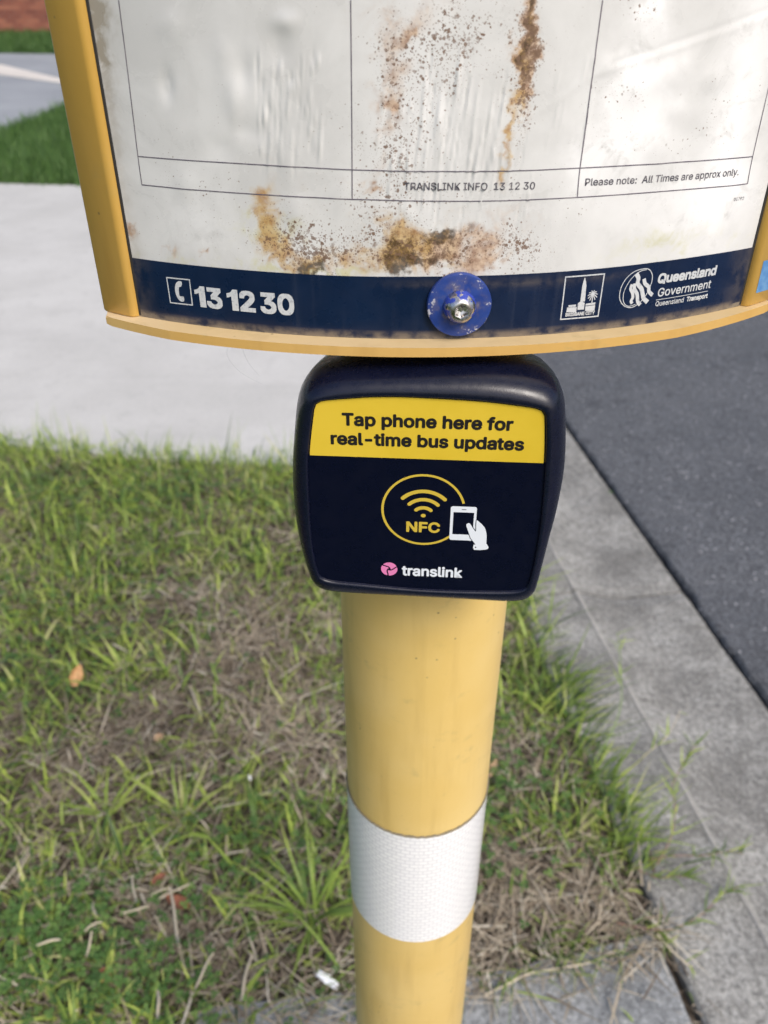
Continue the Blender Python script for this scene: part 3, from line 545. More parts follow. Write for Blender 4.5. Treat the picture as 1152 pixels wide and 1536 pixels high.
def tube(pts, r, n=8, closed_caps=True):
    V = []; F = []; P = [Vector(p) for p in pts]; N = len(P)
    rr = r if isinstance(r, (list, tuple)) else [r] * N
    for i in range(N):
        d = (P[min(i + 1, N - 1)] - P[max(i - 1, 0)]).normalized()
        a = d.orthogonal().normalized() if abs(d.z) > .9 else d.cross(Vector((0, 0, 1))).normalized()
        b = d.cross(a)
        for k in range(n):
            t = 2 * math.pi * k / n; V.append(tuple(P[i] + (a * math.cos(t) + b * math.sin(t)) * rr[i]))
    for i in range(N - 1):
        for k in range(n): F.append((i * n + k, i * n + (k + 1) % n, (i + 1) * n + (k + 1) % n, (i + 1) * n + k))
    if closed_caps: F.append(tuple(range(n))[::-1]); F.append(tuple((N - 1) * n + k for k in range(n)))
    return V, F

# ================================================================== SETTING
PH = math.atan(.155); RN = Vector((math.cos(PH), math.sin(PH))); RD = Vector((-math.sin(PH), math.cos(PH)))
def rc(u, w, z=0.): p = RN * u + RD * w; return (p.x, p.y, z)
U_IN, U_AR, U_AS = .602, .767, 1.080
PAD = [(-.30, .655), (-.19, .671), (.0, .688), (.125, .702), (.30, .742), (.478, .783), (.70, -.68), (.70, -.69), (-.28, -.69)]
PAD[6] = (rc(U_IN - .022, -.60)[0], rc(U_IN - .022, -.60)[1]); PAD[7] = (PAD[6][0], PAD[6][1] - .01)
PAD[5] = (rc(U_IN - .022, .70)[0], .783)
DRV = [(-16, 4.4), (-3.5, 2.95), (-1.337, 2.521), (-.844, 2.43), (-.279, 2.362), (.244, 2.33)]
DRVF = [(-.37, 6.20), (-2.27, 6.47), (-2.89, 6.54), (-6, 6.95), (-16, 8.2)]

# ground to the horizon, a step below everything else
tag(mesh('ground', [(-400, -400, -.16), (400, -400, -.16), (400, 900, -.16), (-400, 900, -.16)], [(0, 1, 2, 3)], MT['turf']), kind='structure')
# verge soil with gentle humps, reaching from the kerb to the far wall
def hump(x, y): return .010 * noise.noise(Vector((x * 2.2, y * 2.2, 0))) + .006 * noise.noise(Vector((x * 9, y * 9, 3)))
def make_verge():
    us = np.concatenate([np.linspace(-40, -2.2, 40), np.arange(-2.1, U_IN - .01, .04), [U_IN - .004]])
    ws = np.concatenate([np.linspace(-12, .45, 12), np.arange(.5, 3.0, .04), np.linspace(3.1, 60, 90)])
    V = []; F = []
    for j, w in enumerate(ws):
        for i, u in enumerate(us):
            x, y, _ = rc(u, w); z = -.014 + (hump(x, y) - .004 if (-2.2 < u and .4 < w < 3.0) else 0)
            if y > 2.2 or y < .75: z = min(z, -.014)
            V.append((x, y, z))
    n = len(us)
    for j in range(len(ws) - 1):
        for i in range(n - 1):
            a = j * n + i; F.append((a, a + 1, a + n + 1, a + n))
    o = mesh('verge_soil', V, F, MT['soil'], smooth=True); o.data.materials.append(MT['turf'])
    for p in o.data.polygons:
        c = p.center
        if not (-2.5 < c.x < 1 and -.5 < c.y < 3.2): p.material_index = 1
    return o
tag(make_verge(), kind='structure')

def slab(name, poly, z0, z1, mat, bevel=.004, jitter=0):
    pts = []
    for i, p in enumerate(poly):
        q = poly[(i + 1) % len(poly)]; L = math.dist(p, q); n = max(1, min(40, int(L / .03))) if jitter else 1
        for k in range(n):
            t = k / n; x, y = p[0] + (q[0] - p[0]) * t, p[1] + (q[1] - p[1]) * t
            if jitter: x += jitter * noise.noise(Vector((x * 25, y * 25, 1))); y += jitter * noise.noise(Vector((x * 25, y * 25, 9)))
            pts.append((x, y))
    if sum(pts[i][0] * pts[(i + 1) % len(pts)][1] - pts[(i + 1) % len(pts)][0] * pts[i][1] for i in range(len(pts))) < 0: pts.reverse()
    bm = bmesh.new(); top = [bm.verts.new((x, y, z1)) for x, y in pts]; bot = [bm.verts.new((x, y, z0)) for x, y in pts]
    n = len(pts); tf = bm.faces.new(top)
    for i in range(n): bm.faces.new((bot[i], bot[(i + 1) % n], top[(i + 1) % n], top[i]))
    bmesh.ops.bevel(bm, geom=list(tf.edges), offset=bevel, segments=2, affect='EDGES', profile=.6)
    bmesh.ops.triangulate(bm, faces=[f for f in bm.faces if len(f.verts) > 4])
    return from_bm(name, bm, mat)
tag(slab('driveway', DRV + DRVF, -.1, .0, MT['drive'], .006, .012), kind='structure')
tag(slab('concrete_pad', PAD, -.1, .0, MT['pad'], .005, .006), kind='structure')
tag(slab('footpath', [(-16, 9.4), (-6.2, 8.05), (-3.76, 8.69), (-3.69, 11), (-3.3, 12.6), (-2.2, 16.35), (-16, 18.1)], -.1, -.001, MT['path'], .006), kind='structure')
tag(slab('sunlit_path_strip', [(-7.6, 16.75), (-6.15, 14.97), (-4.58, 13.10), (-3.85, 12.25), (-3.75, 11.85), (-4.43, 12.62), (-5.62, 13.59), (-7.6, 15.6)], -.1, .008, MT['sunlit_strip'], .004), kind='structure')  # thin pale slab standing in for a sunlit strip across the path

# kerb and channel: sections between joints
kerb = empty('kerb'); tag(kerb, kind='structure')
PROF = [(U_IN, -.12), (U_IN, -.006), (U_IN + .006, 0), (U_AR - .006, .0), (U_AR - .002, .0018), (U_AR + .004, .0014), (U_AR + .012, -.003), (U_AR + .05, -.017), (U_AR + .10, -.034), (U_AR + .15, -.041), (U_AS - .01, -.038), (U_AS - .002, -.041), (U_AS, -.05), (U_AS, -.12)]
JW = [-6.0, -3.6, -1.2, 0.10, 1.615 + .0, 4.0, 6.4, 8.8, 11.2, 13.6, 16, 22, 30, 45]
JW[3] = -.7
for j in range(len(JW) - 1):
    w0, w1 = JW[j] + .003, JW[j + 1] - .003
    ns = max(2, int((w1 - w0) / .04)) if w0 < 4 else 4
    V = []; F = []; K = len(PROF)
    for i in range(ns + 1):
        w = w0 + (w1 - w0) * i / ns
        for k, (u, z) in enumerate(PROF):
            jig = .004 * noise.noise(Vector((w * 6, u * 3, 2))) + .002 * noise.noise(Vector((w * 30, u, 5)))
            e = .004 if i in (0, ns) and z > -.1 else 0
            V.append(rc(u + (jig if k in (0, 1, 2) else jig * .6), w, z - e + (.001 * noise.noise(Vector((w * 15, u * 20, 0))) if 2 <= k <= 10 else 0)))
    for i in range(ns):
        for k in range(K - 1):
            a = i * K + k; F.append((a, a + 1, a + K + 1, a + K))
    F.append(tuple(range(K))[::-1]); F.append(tuple(ns * K + k for k in range(K)))
    ks = mesh('kerb_section', V, F, MT['kerb'], kerb)
    # pale worn arris along the section
    V = []; F = []
    for i in range(ns + 1):
        w = w0 + .002 + (w1 - w0 - .004) * i / ns
        jig = .6 * (.004 * noise.noise(Vector((w * 6, U_AR * 3, 2))) + .002 * noise.noise(Vector((w * 30, U_AR, 5))))
        h = .0036 + .0024 * noise.noise(Vector((w * 14, 7, 0))) + .0014 * noise.noise(Vector((w * 60, 7, 0))); h = max(h, .0012)
        for du, z in ((-h - .002, .0009), (-.002, .0042), (h * .8, .0036), (h + .004, -.0015)): V.append(rc(U_AR + jig + du, w, z))
    for i in range(ns):
        for k in range(3): a = i * 4 + k; F.append((a, a + 1, a + 5, a + 4))
    mesh('worn_edge', V, F, MT['arris'], ks, smooth=True)
# dark joint beds under the gaps
tag(mesh('kerb_joint_bed', [rc(U_IN - .03, -6, -.030), rc(U_IN + .012, -6, -.030), rc(U_IN + .012, 45, -.030), rc(U_IN - .03, 45, -.030),
                            rc(U_IN + .012, -6, -.0605), rc(U_AS + .03, -6, -.0605), rc(U_AS + .03, 45, -.0605), rc(U_IN + .012, 45, -.0605)],
         [(0, 1, 2, 3), (4, 5, 6, 7)], MT['gap']), kind='structure')
# road with a ragged asphalt edge standing a little above the channel lip
def make_road():
    ws = np.concatenate([np.arange(-6, 5, .02), np.linspace(5, 60, 60)]); V = []; F = []
    for w in ws:
        r = .006 + .016 * noise.noise(Vector((w * 3.2, 0, 0))) + .010 * noise.noise(Vector((w * 16, 0, 4))) + .006 * noise.noise(Vector((w * 70, 0, 4)))
        for du, z in ((.006, -.06), (.007, -.040), (.013, -.032), (.03, -.0300), (2.5, .0), (4.2, .02), (7.4, -.03)):
            V.append(rc(U_AS + du + (r if du < 1 else 0), w, z + (.0015 * noise.noise(Vector((w * 30, du * 90, 3))) if du < .1 else 0)))
    for j in range(len(ws) - 1):
        for k in range(6): a = j * 7 + k; F.append((a, a + 1, a + 8, a + 7))
    return mesh('road', V, F, MT['asphalt'])
tag(make_road(), kind='structure')
# far side of the road, for views from a step aside
V, F = [], []
pf = [(8.46, -.1), (8.46, -.035), (8.75, -.05), (8.80, .06), (8.95, .07), (8.95, -.1)]
for w in (-6, 60):
    for u, z in pf: V.append(rc(u, w, z))
F = [(k, k + 1, k + 7, k + 6) for k in range(5)]
tag(mesh('far_kerb', V, F, MT['kerb']), kind='structure')
tag(mesh('far_verge', [rc(8.95, -12, .05), rc(40, -12, .05), rc(40, 60, .05), rc(8.95, 60, .05)], [(0, 1, 2, 3)], MT['turf']), kind='structure')

# ================================================================== BRICK WALL (far left)
def brick_wall():
    root = empty('brick_wall', (-9.0, 21.6, 0))
    tag(root, 'low red brick wall with an orange pier, beyond the far grass strip', 'wall')
    a = Vector((-16.0, 20.4)); b = Vector((-3.0, 22.6)); d = (b - a).normalized(); nrm = Vector((-d.y, d.x)); L = (b - a).length
    H0 = -.05
    def pt(t, dep, z): p = a + d * t + nrm * dep; return (p.x, p.y, z)
    bm = bmesh.new()
    def bx(t0, t1, d0, d1, z0, z1):
        v = [bm.verts.new(pt(*q)) for q in [(t0, d0, z0), (t1, d0, z0), (t1, d1, z0), (t0, d1, z0), (t0, d0, z1), (t1, d0, z1), (t1, d1, z1), (t0, d1, z1)]]
        for f in ((3, 2, 1, 0), (4, 5, 6, 7), (0, 1, 5, 4), (1, 2, 6, 5), (2, 3, 7, 6), (3, 0, 4, 7)): bm.faces.new([v[i] for i in f])
    bx(0, L, .012, .22, H0, 1.9); from_bm('mortar_core', bm, MT['mortar'], root)
    V = []; F = []; T = []; 
    r = random.Random(3)
    for c in range(22):
        z = H0 + c * .086; t = -(.12 if c % 2 else 0)
        while t < L:
            t0, t1 = max(t, 0), min(t + .23, L); o = len(V); dep = r.uniform(-.003, .003)
            for q in [(t0, dep, z), (t1, dep, z), (t1, .1, z), (t0, .1, z), (t0, dep, z + .076), (t1, dep, z + .076), (t1, .1, z + .076), (t0, .1, z + .076)]: V.append(pt(*q))
            for f in ((4, 5, 6, 7), (0, 1, 5, 4), (1, 2, 6, 5), (2, 3, 7, 6), (3, 0, 4, 7)): F.append(tuple(i + o for i in f))
            T += [r.random()] * 8; t += .24
    o = mesh('brickwork', V, F, MT['brick'], root, attrs={'tint': T}); o['kind'] = 'stuff'
    # orange pier standing forward of the wall
    for tp in (7.05 - .75, 7.05 + 4.6):
        V = []; F = []; T = []
        for c in range(23):
            z = H0 + c * .086
            for k in range(3):
                t0 = tp + k * .24; t1 = t0 + .23; o = len(V)
                for q in [(t0, -.16, z), (t1, -.16, z), (t1, .05, z), (t0, .05, z), (t0, -.16, z + .076), (t1, -.16, z + .076), (t1, .05, z + .076), (t0, .05, z + .076)]: V.append(pt(*q))
                for f in ((4, 5, 6, 7), (0, 1, 5, 4), (1, 2, 6, 5), (2, 3, 7, 6), (3, 0, 4, 7)): F.append(tuple(i + o for i in f))
                T += [r.random()] * 8
        o = mesh('brick_pier', V, F, MT['brick_o'], root, attrs={'tint': T}); o['kind'] = 'stuff'
    bm = bmesh.new(); bx(-.05, L + .05, -.03, .25, 1.9, 1.98); from_bm('coping', bm, MT['brick'], root)
brick_wall()

# ================================================================== BUS STOP SIGN
PX, PY, PR = .0215, .348, .045
stop = empty('bus_stop_sign', (PX, PY, 0))
tag(stop, 'yellow bus stop post carrying a curved, stained timetable panel in a yellow frame', 'bus stop sign')
# pole
def ring_mesh(name, rs, mat, parent, n=96, caps=True, uvm=False, a0=0, a1=2 * math.pi):
    V = []; F = []; UV = []; m_ = n + 1
    for r, z in rs:
        for k in range(m_):
            a = a0 + (a1 - a0) * k / n; V.append((PX + r * math.sin(a), PY - r * math.cos(a), z)); UV.append((a * PR, z))
    for j in range(len(rs) - 1):
        for k in range(n): a = j * m_ + k; F.append((a, a + 1, a + m_ + 1, a + m_))
    return mesh(name, V, F, mat, parent, smooth=True, uv=UV)
pole = ring_mesh('pole', [(PR, 0.001), (PR, .4), (PR, .8), (PR, 1.2), (PR, 1.95), (PR - .002, 1.958), (.001, 1.96)], MT['pole'], stop)
V = []; F = []; UV = []; n = 160
BZ0, BZ1 = .8465, .9625
for k in range(n + 1):
    a = 2 * math.pi * k / n
    z1 = BZ1 + .0006 * noise.noise(Vector((k * .7, 0, 0)))
    z0 = BZ0 + .0003 * noise.noise(Vector((k * .5, 5, 0)))
    for r, z in ((PR + .0001, z0), (PR + .0006, z0 + .0004), (PR + .0006, z1 - .0004), (PR + .0001, z1)):
        V.append((PX + r * math.sin(a), PY - r * math.cos(a), z)); UV.append((a * PR, z))
for k in range(n):
    for j in range(3): a = k * 4 + j; F.append((a, a + 4, a + 5, a + 1))
mesh('reflective_band', V, F, MT['band'], pole, smooth=False, uv=UV)
V = []; F = []
for k in range(n * 3 + 1):
    a = 2 * math.pi * k / (n * 3); h = .0009 + .0007 * abs(noise.noise(Vector((k * .35, 9, 0)))) * 2
    z = BZ1 + .0006 * noise.noise(Vector((k / 3 * .7, 0, 0)))
    for r, zz in ((PR + .0007, z - .0005), (PR + .0010, z), (PR + .0003, z + h)): V.append((PX + r * math.sin(a), PY - r * math.cos(a), zz))
for k in range(n * 3):
    for j in range(2): a = k * 3 + j; F.append((a, a + 3, a + 4, a + 1))
mesh('band_dirt', V, F, MT['banddirt'], pole)
# base flange on the pad
bf = ring_mesh('base_flange', [(PR, .014), (PR + .03, .012), (PR + .032, .010), (PR + .032, .0005)], MT['pole'], stop)

# --- panel carcass behind the sheet
S0, S1 = -106.5, 131.0        # sheet from left bar to right bar, mm of arc
ZB, ZT = 1289.2, 1880.0
def carcass():
    V = []; F = []; n = 40; front = []; 
    pts = [cyl(-119 + (144 + 119) * k / n, 0, -2.0)[:2] for k in range(n + 1)]
    bl, br = Vector(pts[0]), Vector(pts[-1])
    back = []
    for k in range(1, n):
        t = k / n; p = br.lerp(bl, t); q = (bl - br).normalized(); nn = Vector((q.y, -q.x))
        if nn.y < 0: nn = -nn
        back.append(tuple(p + nn * (.075 * math.sin(math.pi * t))))
    loop = [tuple(p) for p in pts] + back; m_ = len(loop)
    for z in (ZB / 1000 + .0005, ZT / 1000): V += [(x, y, z) for x, y in loop]
    for k in range(m_): F.append((k, (k + 1) % m_, m_ + (k + 1) % m_, m_ + k))
    F.append(tuple(range(m_))[::-1]); F.append(tuple(m_ + k for k in range(m_)))
    mesh('back_shell', V, F, MT['backpanel'], stop)
    # bottom and top rails: lens-shaped plates with a lip in front of the sheet
    for nm, z0, z1 in (('bottom_rail', ZB / 1000 - .0034, ZB / 1000), ('top_rail', ZT / 1000, ZT / 1000 + .006)):
        n2 = 90; fr = []
        for k in range(n2 + 1):
            u = k / n2; a = R_(-27.7 + (33.6 + 27.7) * u)
            end = min(u, 1 - u); r = .2583 - .0042 * max(0, (u - .8) / .2) - .0028 * max(0, (.12 - u) / .12)
            r -= .004 * (1 - min(1, end / .012)) ** 2
            fr.append((CX + r * math.sin(a), CY - r * math.cos(a)))
        bk = [(p[0], p[1]) for p in back[1:-1]]
        loop2 = fr + [(fr[-1][0] + .001, fr[-1][1] + .012)] + bk + [(fr[0][0] - .001, fr[0][1] + .012)]
        bm = bmesh.new(); top = [bm.verts.new((x, y, z1)) for x, y in loop2]; bot = [bm.verts.new((x, y, z0)) for x, y in loop2]; m2 = len(loop2)
        tf = bm.faces.new(top); bb = bm.faces.new(bot[::-1])
        for i in range(m2): bm.faces.new((bot[i], bot[(i + 1) % m2], top[(i + 1) % m2], top[i]))
        bmesh.ops.bevel(bm, geom=list(tf.edges) + list(bb.edges), offset=.0005, segments=2, affect='EDGES')
        bmesh.ops.triangulate(bm, faces=[f for f in bm.faces if len(f.verts) > 4])
        ro_ = from_bm(nm, bm, MT['rail'], stop); ro_.data.materials.append(MT['railtop'])
        for p in ro_.data.polygons:
            if p.normal.z > .9: p.material_index = 1
carcass()

# --- side bars of the frame
def bar(s_in, s_out, name):
    """rounded bar sitting on the rail: profile in (mm arc offset from inner edge, mm height)"""
    sg = 1 if s_out > s_in else -1; w = abs(s_out - s_in)
    prof = [(0, -1.5), (0, .9), (.25, 1.7), (.8, 2.4), (1.6, 2.9), (2.4, 3.0), (w - 1.0, 2.4), (w - .35, 2.1), (w, 1.5), (w + .1, -5), (w - .2, -11)]
    a0 = s_in / 1000 / RAD; am = (s_in + s_out) / 2000 / RAD
    o = Vector(cyl(s_in, 0)[:2]); tg = Vector((math.cos(am), math.sin(am))) * sg; nn = Vector((math.sin(am), -math.cos(am)))
    V = []; F = []; K = len(prof)
    zs = (ZB / 1000 + .0002, ZB / 1000 + .0010, ZB / 1000 + .3, ZT / 1000)
    for j, z in enumerate(zs):
        for x, h in prof:
            if j == 0: h -= .5 if h > -1 else 0
            p = o + tg * (x / 1000) + nn * (h / 1000); V.append((p.x, p.y, z))
    for j in range(len(zs) - 1):
        for k in range(K - 1):
            a = j * K + k; f = (a, a + 1, a + K + 1, a + K); F.append(f if sg > 0 else f[::-1])
    F.append(tuple(range(K))); F.append(tuple((len(zs) - 1) * K + k for k in range(K)))
    o = mesh(name, V, F, MT['frame'], stop, smooth=True)
    m = o.modifiers.new('split', 'EDGE_SPLIT'); m.split_angle = R_(38)
    # dark gasket line where the sheet tucks under the bar
    V = []; F = []
    for z in (ZB / 1000 + .0006, ZT / 1000 - .001):
        for x, h in ((-.0, .35), (-.9 * sg, .30), (-1.1 * sg, .05)): V.append(cyl(s_in + x, z * 1000, h))
    F = [(0, 1, 4, 3), (1, 2, 5, 4)]
    mesh('gasket', V, F, MT['gasket'], o)
    return o
lb = bar(S0, -122.0, 'side_bar'); rb = bar(S1, 147.0, 'side_bar')

def relief(SS, ZZ):
    """height in mm of the creased sheet over the plain cylinder"""
    D = np.zeros_like(SS)
    for x, z, rx, rz, a in DATA['ridges']:
        q = ((SS - x - (ZZ - z) * .10) / (rx * .5)) ** 2 + ((ZZ - z) / (rz * .5)) ** 2
        D = D + a * np.exp(-q)
    for (x0, z0, x1, z1, w, a) in ((52, 1371, 128, 1389, .8, .045), (56, 1374, 134, 1393, .7, -.045), (30, 1358, 60, 1376, 1.2, .04)):
        t = ((SS - x0) * (x1 - x0) + (ZZ - z0) * (z1 - z0)) / ((x1 - x0) ** 2 + (z1 - z0) ** 2)
        dist = np.abs((SS - x0) * (z1 - z0) - (ZZ - z0) * (x1 - x0)) / math.hypot(x1 - x0, z1 - z0)
        D = D + a * np.exp(-(dist / w) ** 2) * ((t > 0) & (t < 1))
    edge = np.minimum(SS - S0, S1 - SS)
    return np.clip(1.9 * D * np.clip(edge / 8, 0, 1), -.5, .8)
_gs = np.arange(-110, 136, .5); _gz = np.arange(1305, 1400, .5); _G = relief(*np.meshgrid(_gs, _gz))
def paper(s, z, off=0.):
    i = min(max(int((s + 110) / .5), 0), len(_gs) - 2); j = min(max(int((z - 1305) / .5), 0), len(_gz) - 2)
    return cyl(s, z, off + .07 + float(_G[j:j + 2, i:i + 2].max()))
# --- the stained timetable sheet (fine grid carrying stains and creases)
def sheet():
    ss = np.arange(S0 - .8, S1 + 1.0, .55)
    zt = np.array(DATA['stripe_top'])
    top_fit = np.interp(ss, zt[:, 0], zt[:, 1])
    zs = np.concatenate([np.arange(1309.5, 1396, .55), np.linspace(1397, ZT - .3, 90)])
    SS, ZZ = np.meshgrid(ss, zs)
    A = {k: np.zeros_like(SS) for k in ('dark', 'ochre', 'tan', 'speck', 'grime', 'green', 'white')}
    sf, zf = SS.ravel(), ZZ.ravel(); w1 = np.empty(len(sf)); w2 = np.empty(len(sf))
    for i in range(len(sf)):
        p = Vector((sf[i], zf[i], 0))
        w1[i] = 2.4 * noise.noise(p * .11) + 2.2 * noise.noise(p * .31) + 1.3 * noise.noise(p * .9)
        p.z = 50; w2[i] = 4.5 * noise.noise(p * .11) + 3.0 * noise.noise(p * .31) + 1.3 * noise.noise(p * .9)
    SW = SS + w1.reshape(SS.shape); ZW = ZZ + w2.reshape(SS.shape)
    for k, x, z, rx, rz, st in DATA['blobs']:
        q = np.sqrt(((SW - x) / rx) ** 2 + ((ZW - z) / rz) ** 2)
        A[k] += st * np.exp(-(q * 1.05) ** 2) + st * .22 * np.exp(-(q / 1.9) ** 2)
    # stains run on above the visible part
    up = np.clip((ZZ - 1392) / 20, 0, 1)
    for k, x, wd, st in (('ochre', 34, 3, .7), ('tan', 30, 9, .4), ('speck', 15, 30, .6), ('tan', -8, 8, .3), ('grime', -101, 3, .5)):
        A[k] += up * st * np.exp(-((SS - x) / wd) ** 2) * (0.7 + .3 * np.sin(ZZ * .05))
    D = relief(SS, ZZ)
    a = SS / 1000 / RAD; r = RAD + D / 1000
    V = np.stack([CX + r * np.sin(a), CY - r * np.cos(a), ZZ / 1000], -1).reshape(-1, 3)
    nx = len(ss); nz = len(zs); i = np.arange(nz - 1)[:, None] * nx + np.arange(nx - 1)[None]
    F = np.stack([i, i + 1, i + nx + 1, i + nx], -1).reshape(-1, 4)
    UV = np.stack([SS / 1000, ZZ / 1000], -1).reshape(-1, 2)
    return mesh('timetable_sheet', V, F.tolist(), MT['paper'], stop, smooth=True, uv=UV, attrs={k: v.ravel() for k, v in A.items()})
sh = sheet()
zt = DATA['stripe_top']
def stripe():
    n = 120; V = []; F = []; UV = []; dirt = []; rows = 14
    for j in range(rows + 1):
        for k in range(n + 1):
            s = S0 - .5 + (S1 - S0 + 1.0) * k / n
            ztop = float(np.interp(s, [p[0] for p in zt], [p[1] for p in zt])); ztop = 1311.2 + (ztop - 1311.2) * .6 + .25 * noise.noise(Vector((s * .02, 0, 0)))
            z = ZB + .05 + (ztop - ZB) * j / rows
            V.append(cyl(s, z, .25)); UV.append((s / 1000, z / 1000))
            lo = max(0, 1 - (z - ZB) / 3.2); rt = max(0, 1 - (S1 - s) / 14) * .35; lf = max(0, 1 - (s - S0) / 10) * .3; hi = max(0, 1 - abs(z - 1308.5) / 2.2) * max(0, math.sin(s * .03 + .6)) * .35
            dirt.append(min(1, lo * 1.5 + rt + lf + hi))
    for j in range(rows):
        for k in range(n): a = j * (n + 1) + k; F.append((a, a + 1, a + n + 2, a + n + 1))
    return mesh('navy_stripe', V, F, MT['navy'], stop, smooth=True, uv=UV, attrs={'dirt': dirt})
st = stripe()
# ruled table on the sheet
def cylline(pts, w):
    n = max(2, int(math.dist(pts[0], pts[-1]) / .5 / (len(pts) - 1))); return stroke(smooth_curve(pts, n), w, cap=False)
flat('table_lines', [cylline(p, .34) for p in DATA['lines']], paper, 0, MT['lineink'], sh)
# wrinkles rise up to 0.6 mm, so printed matter is laid just above the local surface
text('printed_text', 'TRANSLINK INFO  13 12 30', DATA['tt1'][0], DATA['tt1'][1], 2.3, paper, 0, MT['ink'], sh, bold=.06, copies=5)
text('printed_text', 'Please note:  All Times are approx only.', DATA['tt2'][0], DATA['tt2'][1], 2.3, paper, 0, MT['ink'], sh, bold=.06, copies=5)
text('printed_text', '01792', DATA['tt3'][0], DATA['tt3'][1], 1.1, paper, 0, MT['ink'], sh)
# --- stripe print
SO = .32
ib = DATA['icon_box']
def ringpoly(pts, w):
    c = Vector((sum(p[0] for p in pts) / len(pts), sum(p[1] for p in pts) / len(pts))); m_ = len(pts)
    inner = [c + (Vector(p) - c) * (1 - w * 1.414 / (Vector(p) - c).length) for p in pts]; V = []
    for i in range(m_):
        a, b = Vector(pts[i]), Vector(pts[(i + 1) % m_]); e, g = inner[i], inner[(i + 1) % m_]
        for k in range(12): V += [tuple(a.lerp(b, k / 12)), tuple(e.lerp(g, k / 12))]
    n = len(V) // 2
    return V, [(2 * i, 2 * ((i + 1) % n), 2 * ((i + 1) % n) + 1, 2 * i + 1) for i in range(n)]
flat('telephone_icon', [ringpoly(ib, .42), tri_poly([smooth_curve(DATA['handset'], 3, True)])], cyl, SO, MT['vinyl'], st)
ONE = [(1.75, 0), (4.2, 0), (4.2, 7.65), (2.35, 7.65), (1.9, 6.95), (1.2, 6.4), (0, 6.1), (0, 4.55), (1.0, 4.8), (1.75, 5.15)]
for x in (-80.8, -68.2): flat('phone_digits', [tri_poly([[(x + a, 1296.4 + b) for a, b in ONE]])], cyl, SO, MT['vinyl'], st)
for tx, x0, x1 in (('3', -76.2, -70.1), ('2', -63.4, -57.6), ('3', -55.8, -49.9), ('0', -49.4, -43.4)):
    text('phone_digits', tx, (x0, 1296.4), (x1, 1296.4), 7.65, cyl, SO, MT['vinyl'], st, bold=.40, square=True, ref='2')
bb = DATA['bc_box']
pal = []
(pcx, pcz), (ptx, ptz) = DATA['bc_palm']
for k in range(11):
    a = 2 * math.pi * k / 11 + .2; pal.append(stroke(smooth_curve([(pcx, pcz), (pcx + 1.0 * math.cos(a), pcz + 1.1 * math.sin(a) + .1), (pcx + 1.75 * math.cos(a), pcz + 1.8 * math.sin(a) - .3)], 3), .34))
pal.append(stroke([(pcx, pcz), (ptx, ptz)], .35))
flat('city_emblem', [ringpoly(bb, .45), tri_poly([DATA['bc_tower']])] + [tri_poly([p]) for p in DATA['bc_base']] + pal, cyl, SO, MT['vinyl'], st)
b0, b1, _ = DATA['bc_text']
text('city_lettering', 'BRISBANE CITY', b0, b1, 1.35, cyl, SO, MT['vinyl'], st, bold=.09, copies=6)
rg = DATA['qg_rings']
flat('government_emblem', [stroke(smooth_curve(rg[0], 6, True), .3, closed=True, cap=False), stroke(smooth_curve(rg[1], 6), .26)] +
     [stroke(smooth_curve(w, 6), wd, cap=False) for w, wd in zip(DATA['qg_waves'], (1.15, 1.35, 1.55, 1.35))], cyl, SO, MT['vinyl'], st)
t = DATA['qg_t1']; text('government_lettering', 'Queensland', t[0], t[1], 3.6, cyl, SO, MT['vinyl'], st, bold=.2, square=True, spacing=.98)
t = DATA['qg_t2']; text('government_lettering', 'Government', t[0], t[1], 3.15, cyl, SO, MT['vinyl'], st, bold=.08, copies=6)
ql = DATA['qg_line']
flat('rule_line', [stroke([tuple(Vector(ql[0]).lerp(Vector(ql[1]), k / 24)) for k in range(25)], .22, cap=False)], cyl, SO, MT['vinyl'], st)
t = DATA['qg_t3']; text('government_lettering', 'Queensland', t[0], t[1], 1.85, cyl, SO, MT['vinyl'], st, bold=.04, copies=6)
t = DATA['qg_t4']; text('government_lettering', 'Transport', t[0], t[1], 1.85, cyl, SO, MT['vinyl'], st, bold=.13, copies=8)
# blue sticker on the right bar
am = (S1 + 147) / 2000 / RAD; o_ = Vector(cyl(S1, 0)[:2]); tg_ = Vector((math.cos(am), math.sin(am))); nn_ = Vector((math.sin(am), -math.cos(am)))
def rbar(s, z, off=0):
    x = s - S1; h = 3.0 - .6 * max(0, x - 2.4) / 12.6 + off; p = o_ + tg_ * (x / 1000) + nn_ * (h / 1000); return (p.x, p.y, z / 1000)
flat('blue_sticker', [tri_poly([[(134.4, 1306.6), (141.6, 1306.4), (143.4, 1302.0), (142.6, 1300.6), (142.6, 1294.2), (134.7, 1294.3)]])], rbar, .12, MT['sticker'], rb)

# --- washer and bolt through the panel
def lathe(name, prof, centre, axis, mat, parent, n=64, attrs=None, hexr=None):
    ax = Vector(axis).normalized(); a = ax.cross(Vector((0, 0, 1))).normalized(); b = a.cross(ax); V = []; F = []; K = len(prof); C_ = Vector(centre)
    at = {k: [] for k in (attrs or {})}
    for j, (r, h) in enumerate(prof):
        for k in range(n):
            t = 2 * math.pi * k / n; rr = r
            if hexr and j in hexr: rr = r / math.cos(((t + math.pi / 6) % (math.pi / 3)) - math.pi / 6)
            V.append(tuple(C_ + a * (rr * math.cos(t) / 1000) + b * (rr * math.sin(t) / 1000) + ax * (h / 1000)))
            for q in at: at[q].append(attrs[q](r, h))
    for j in range(K - 1):
        for k in range(n): F.append((j * n + k, j * n + (k + 1) % n, (j + 1) * n + (k + 1) % n, (j + 1) * n + k))
    F.append(tuple((K - 1) * n + k for k in range(n)))
    o = mesh(name, V, F, mat, parent, smooth=True, attrs=at)
    m = o.modifiers.new('split', 'EDGE_SPLIT'); m.split_angle = R_(40)
    return o
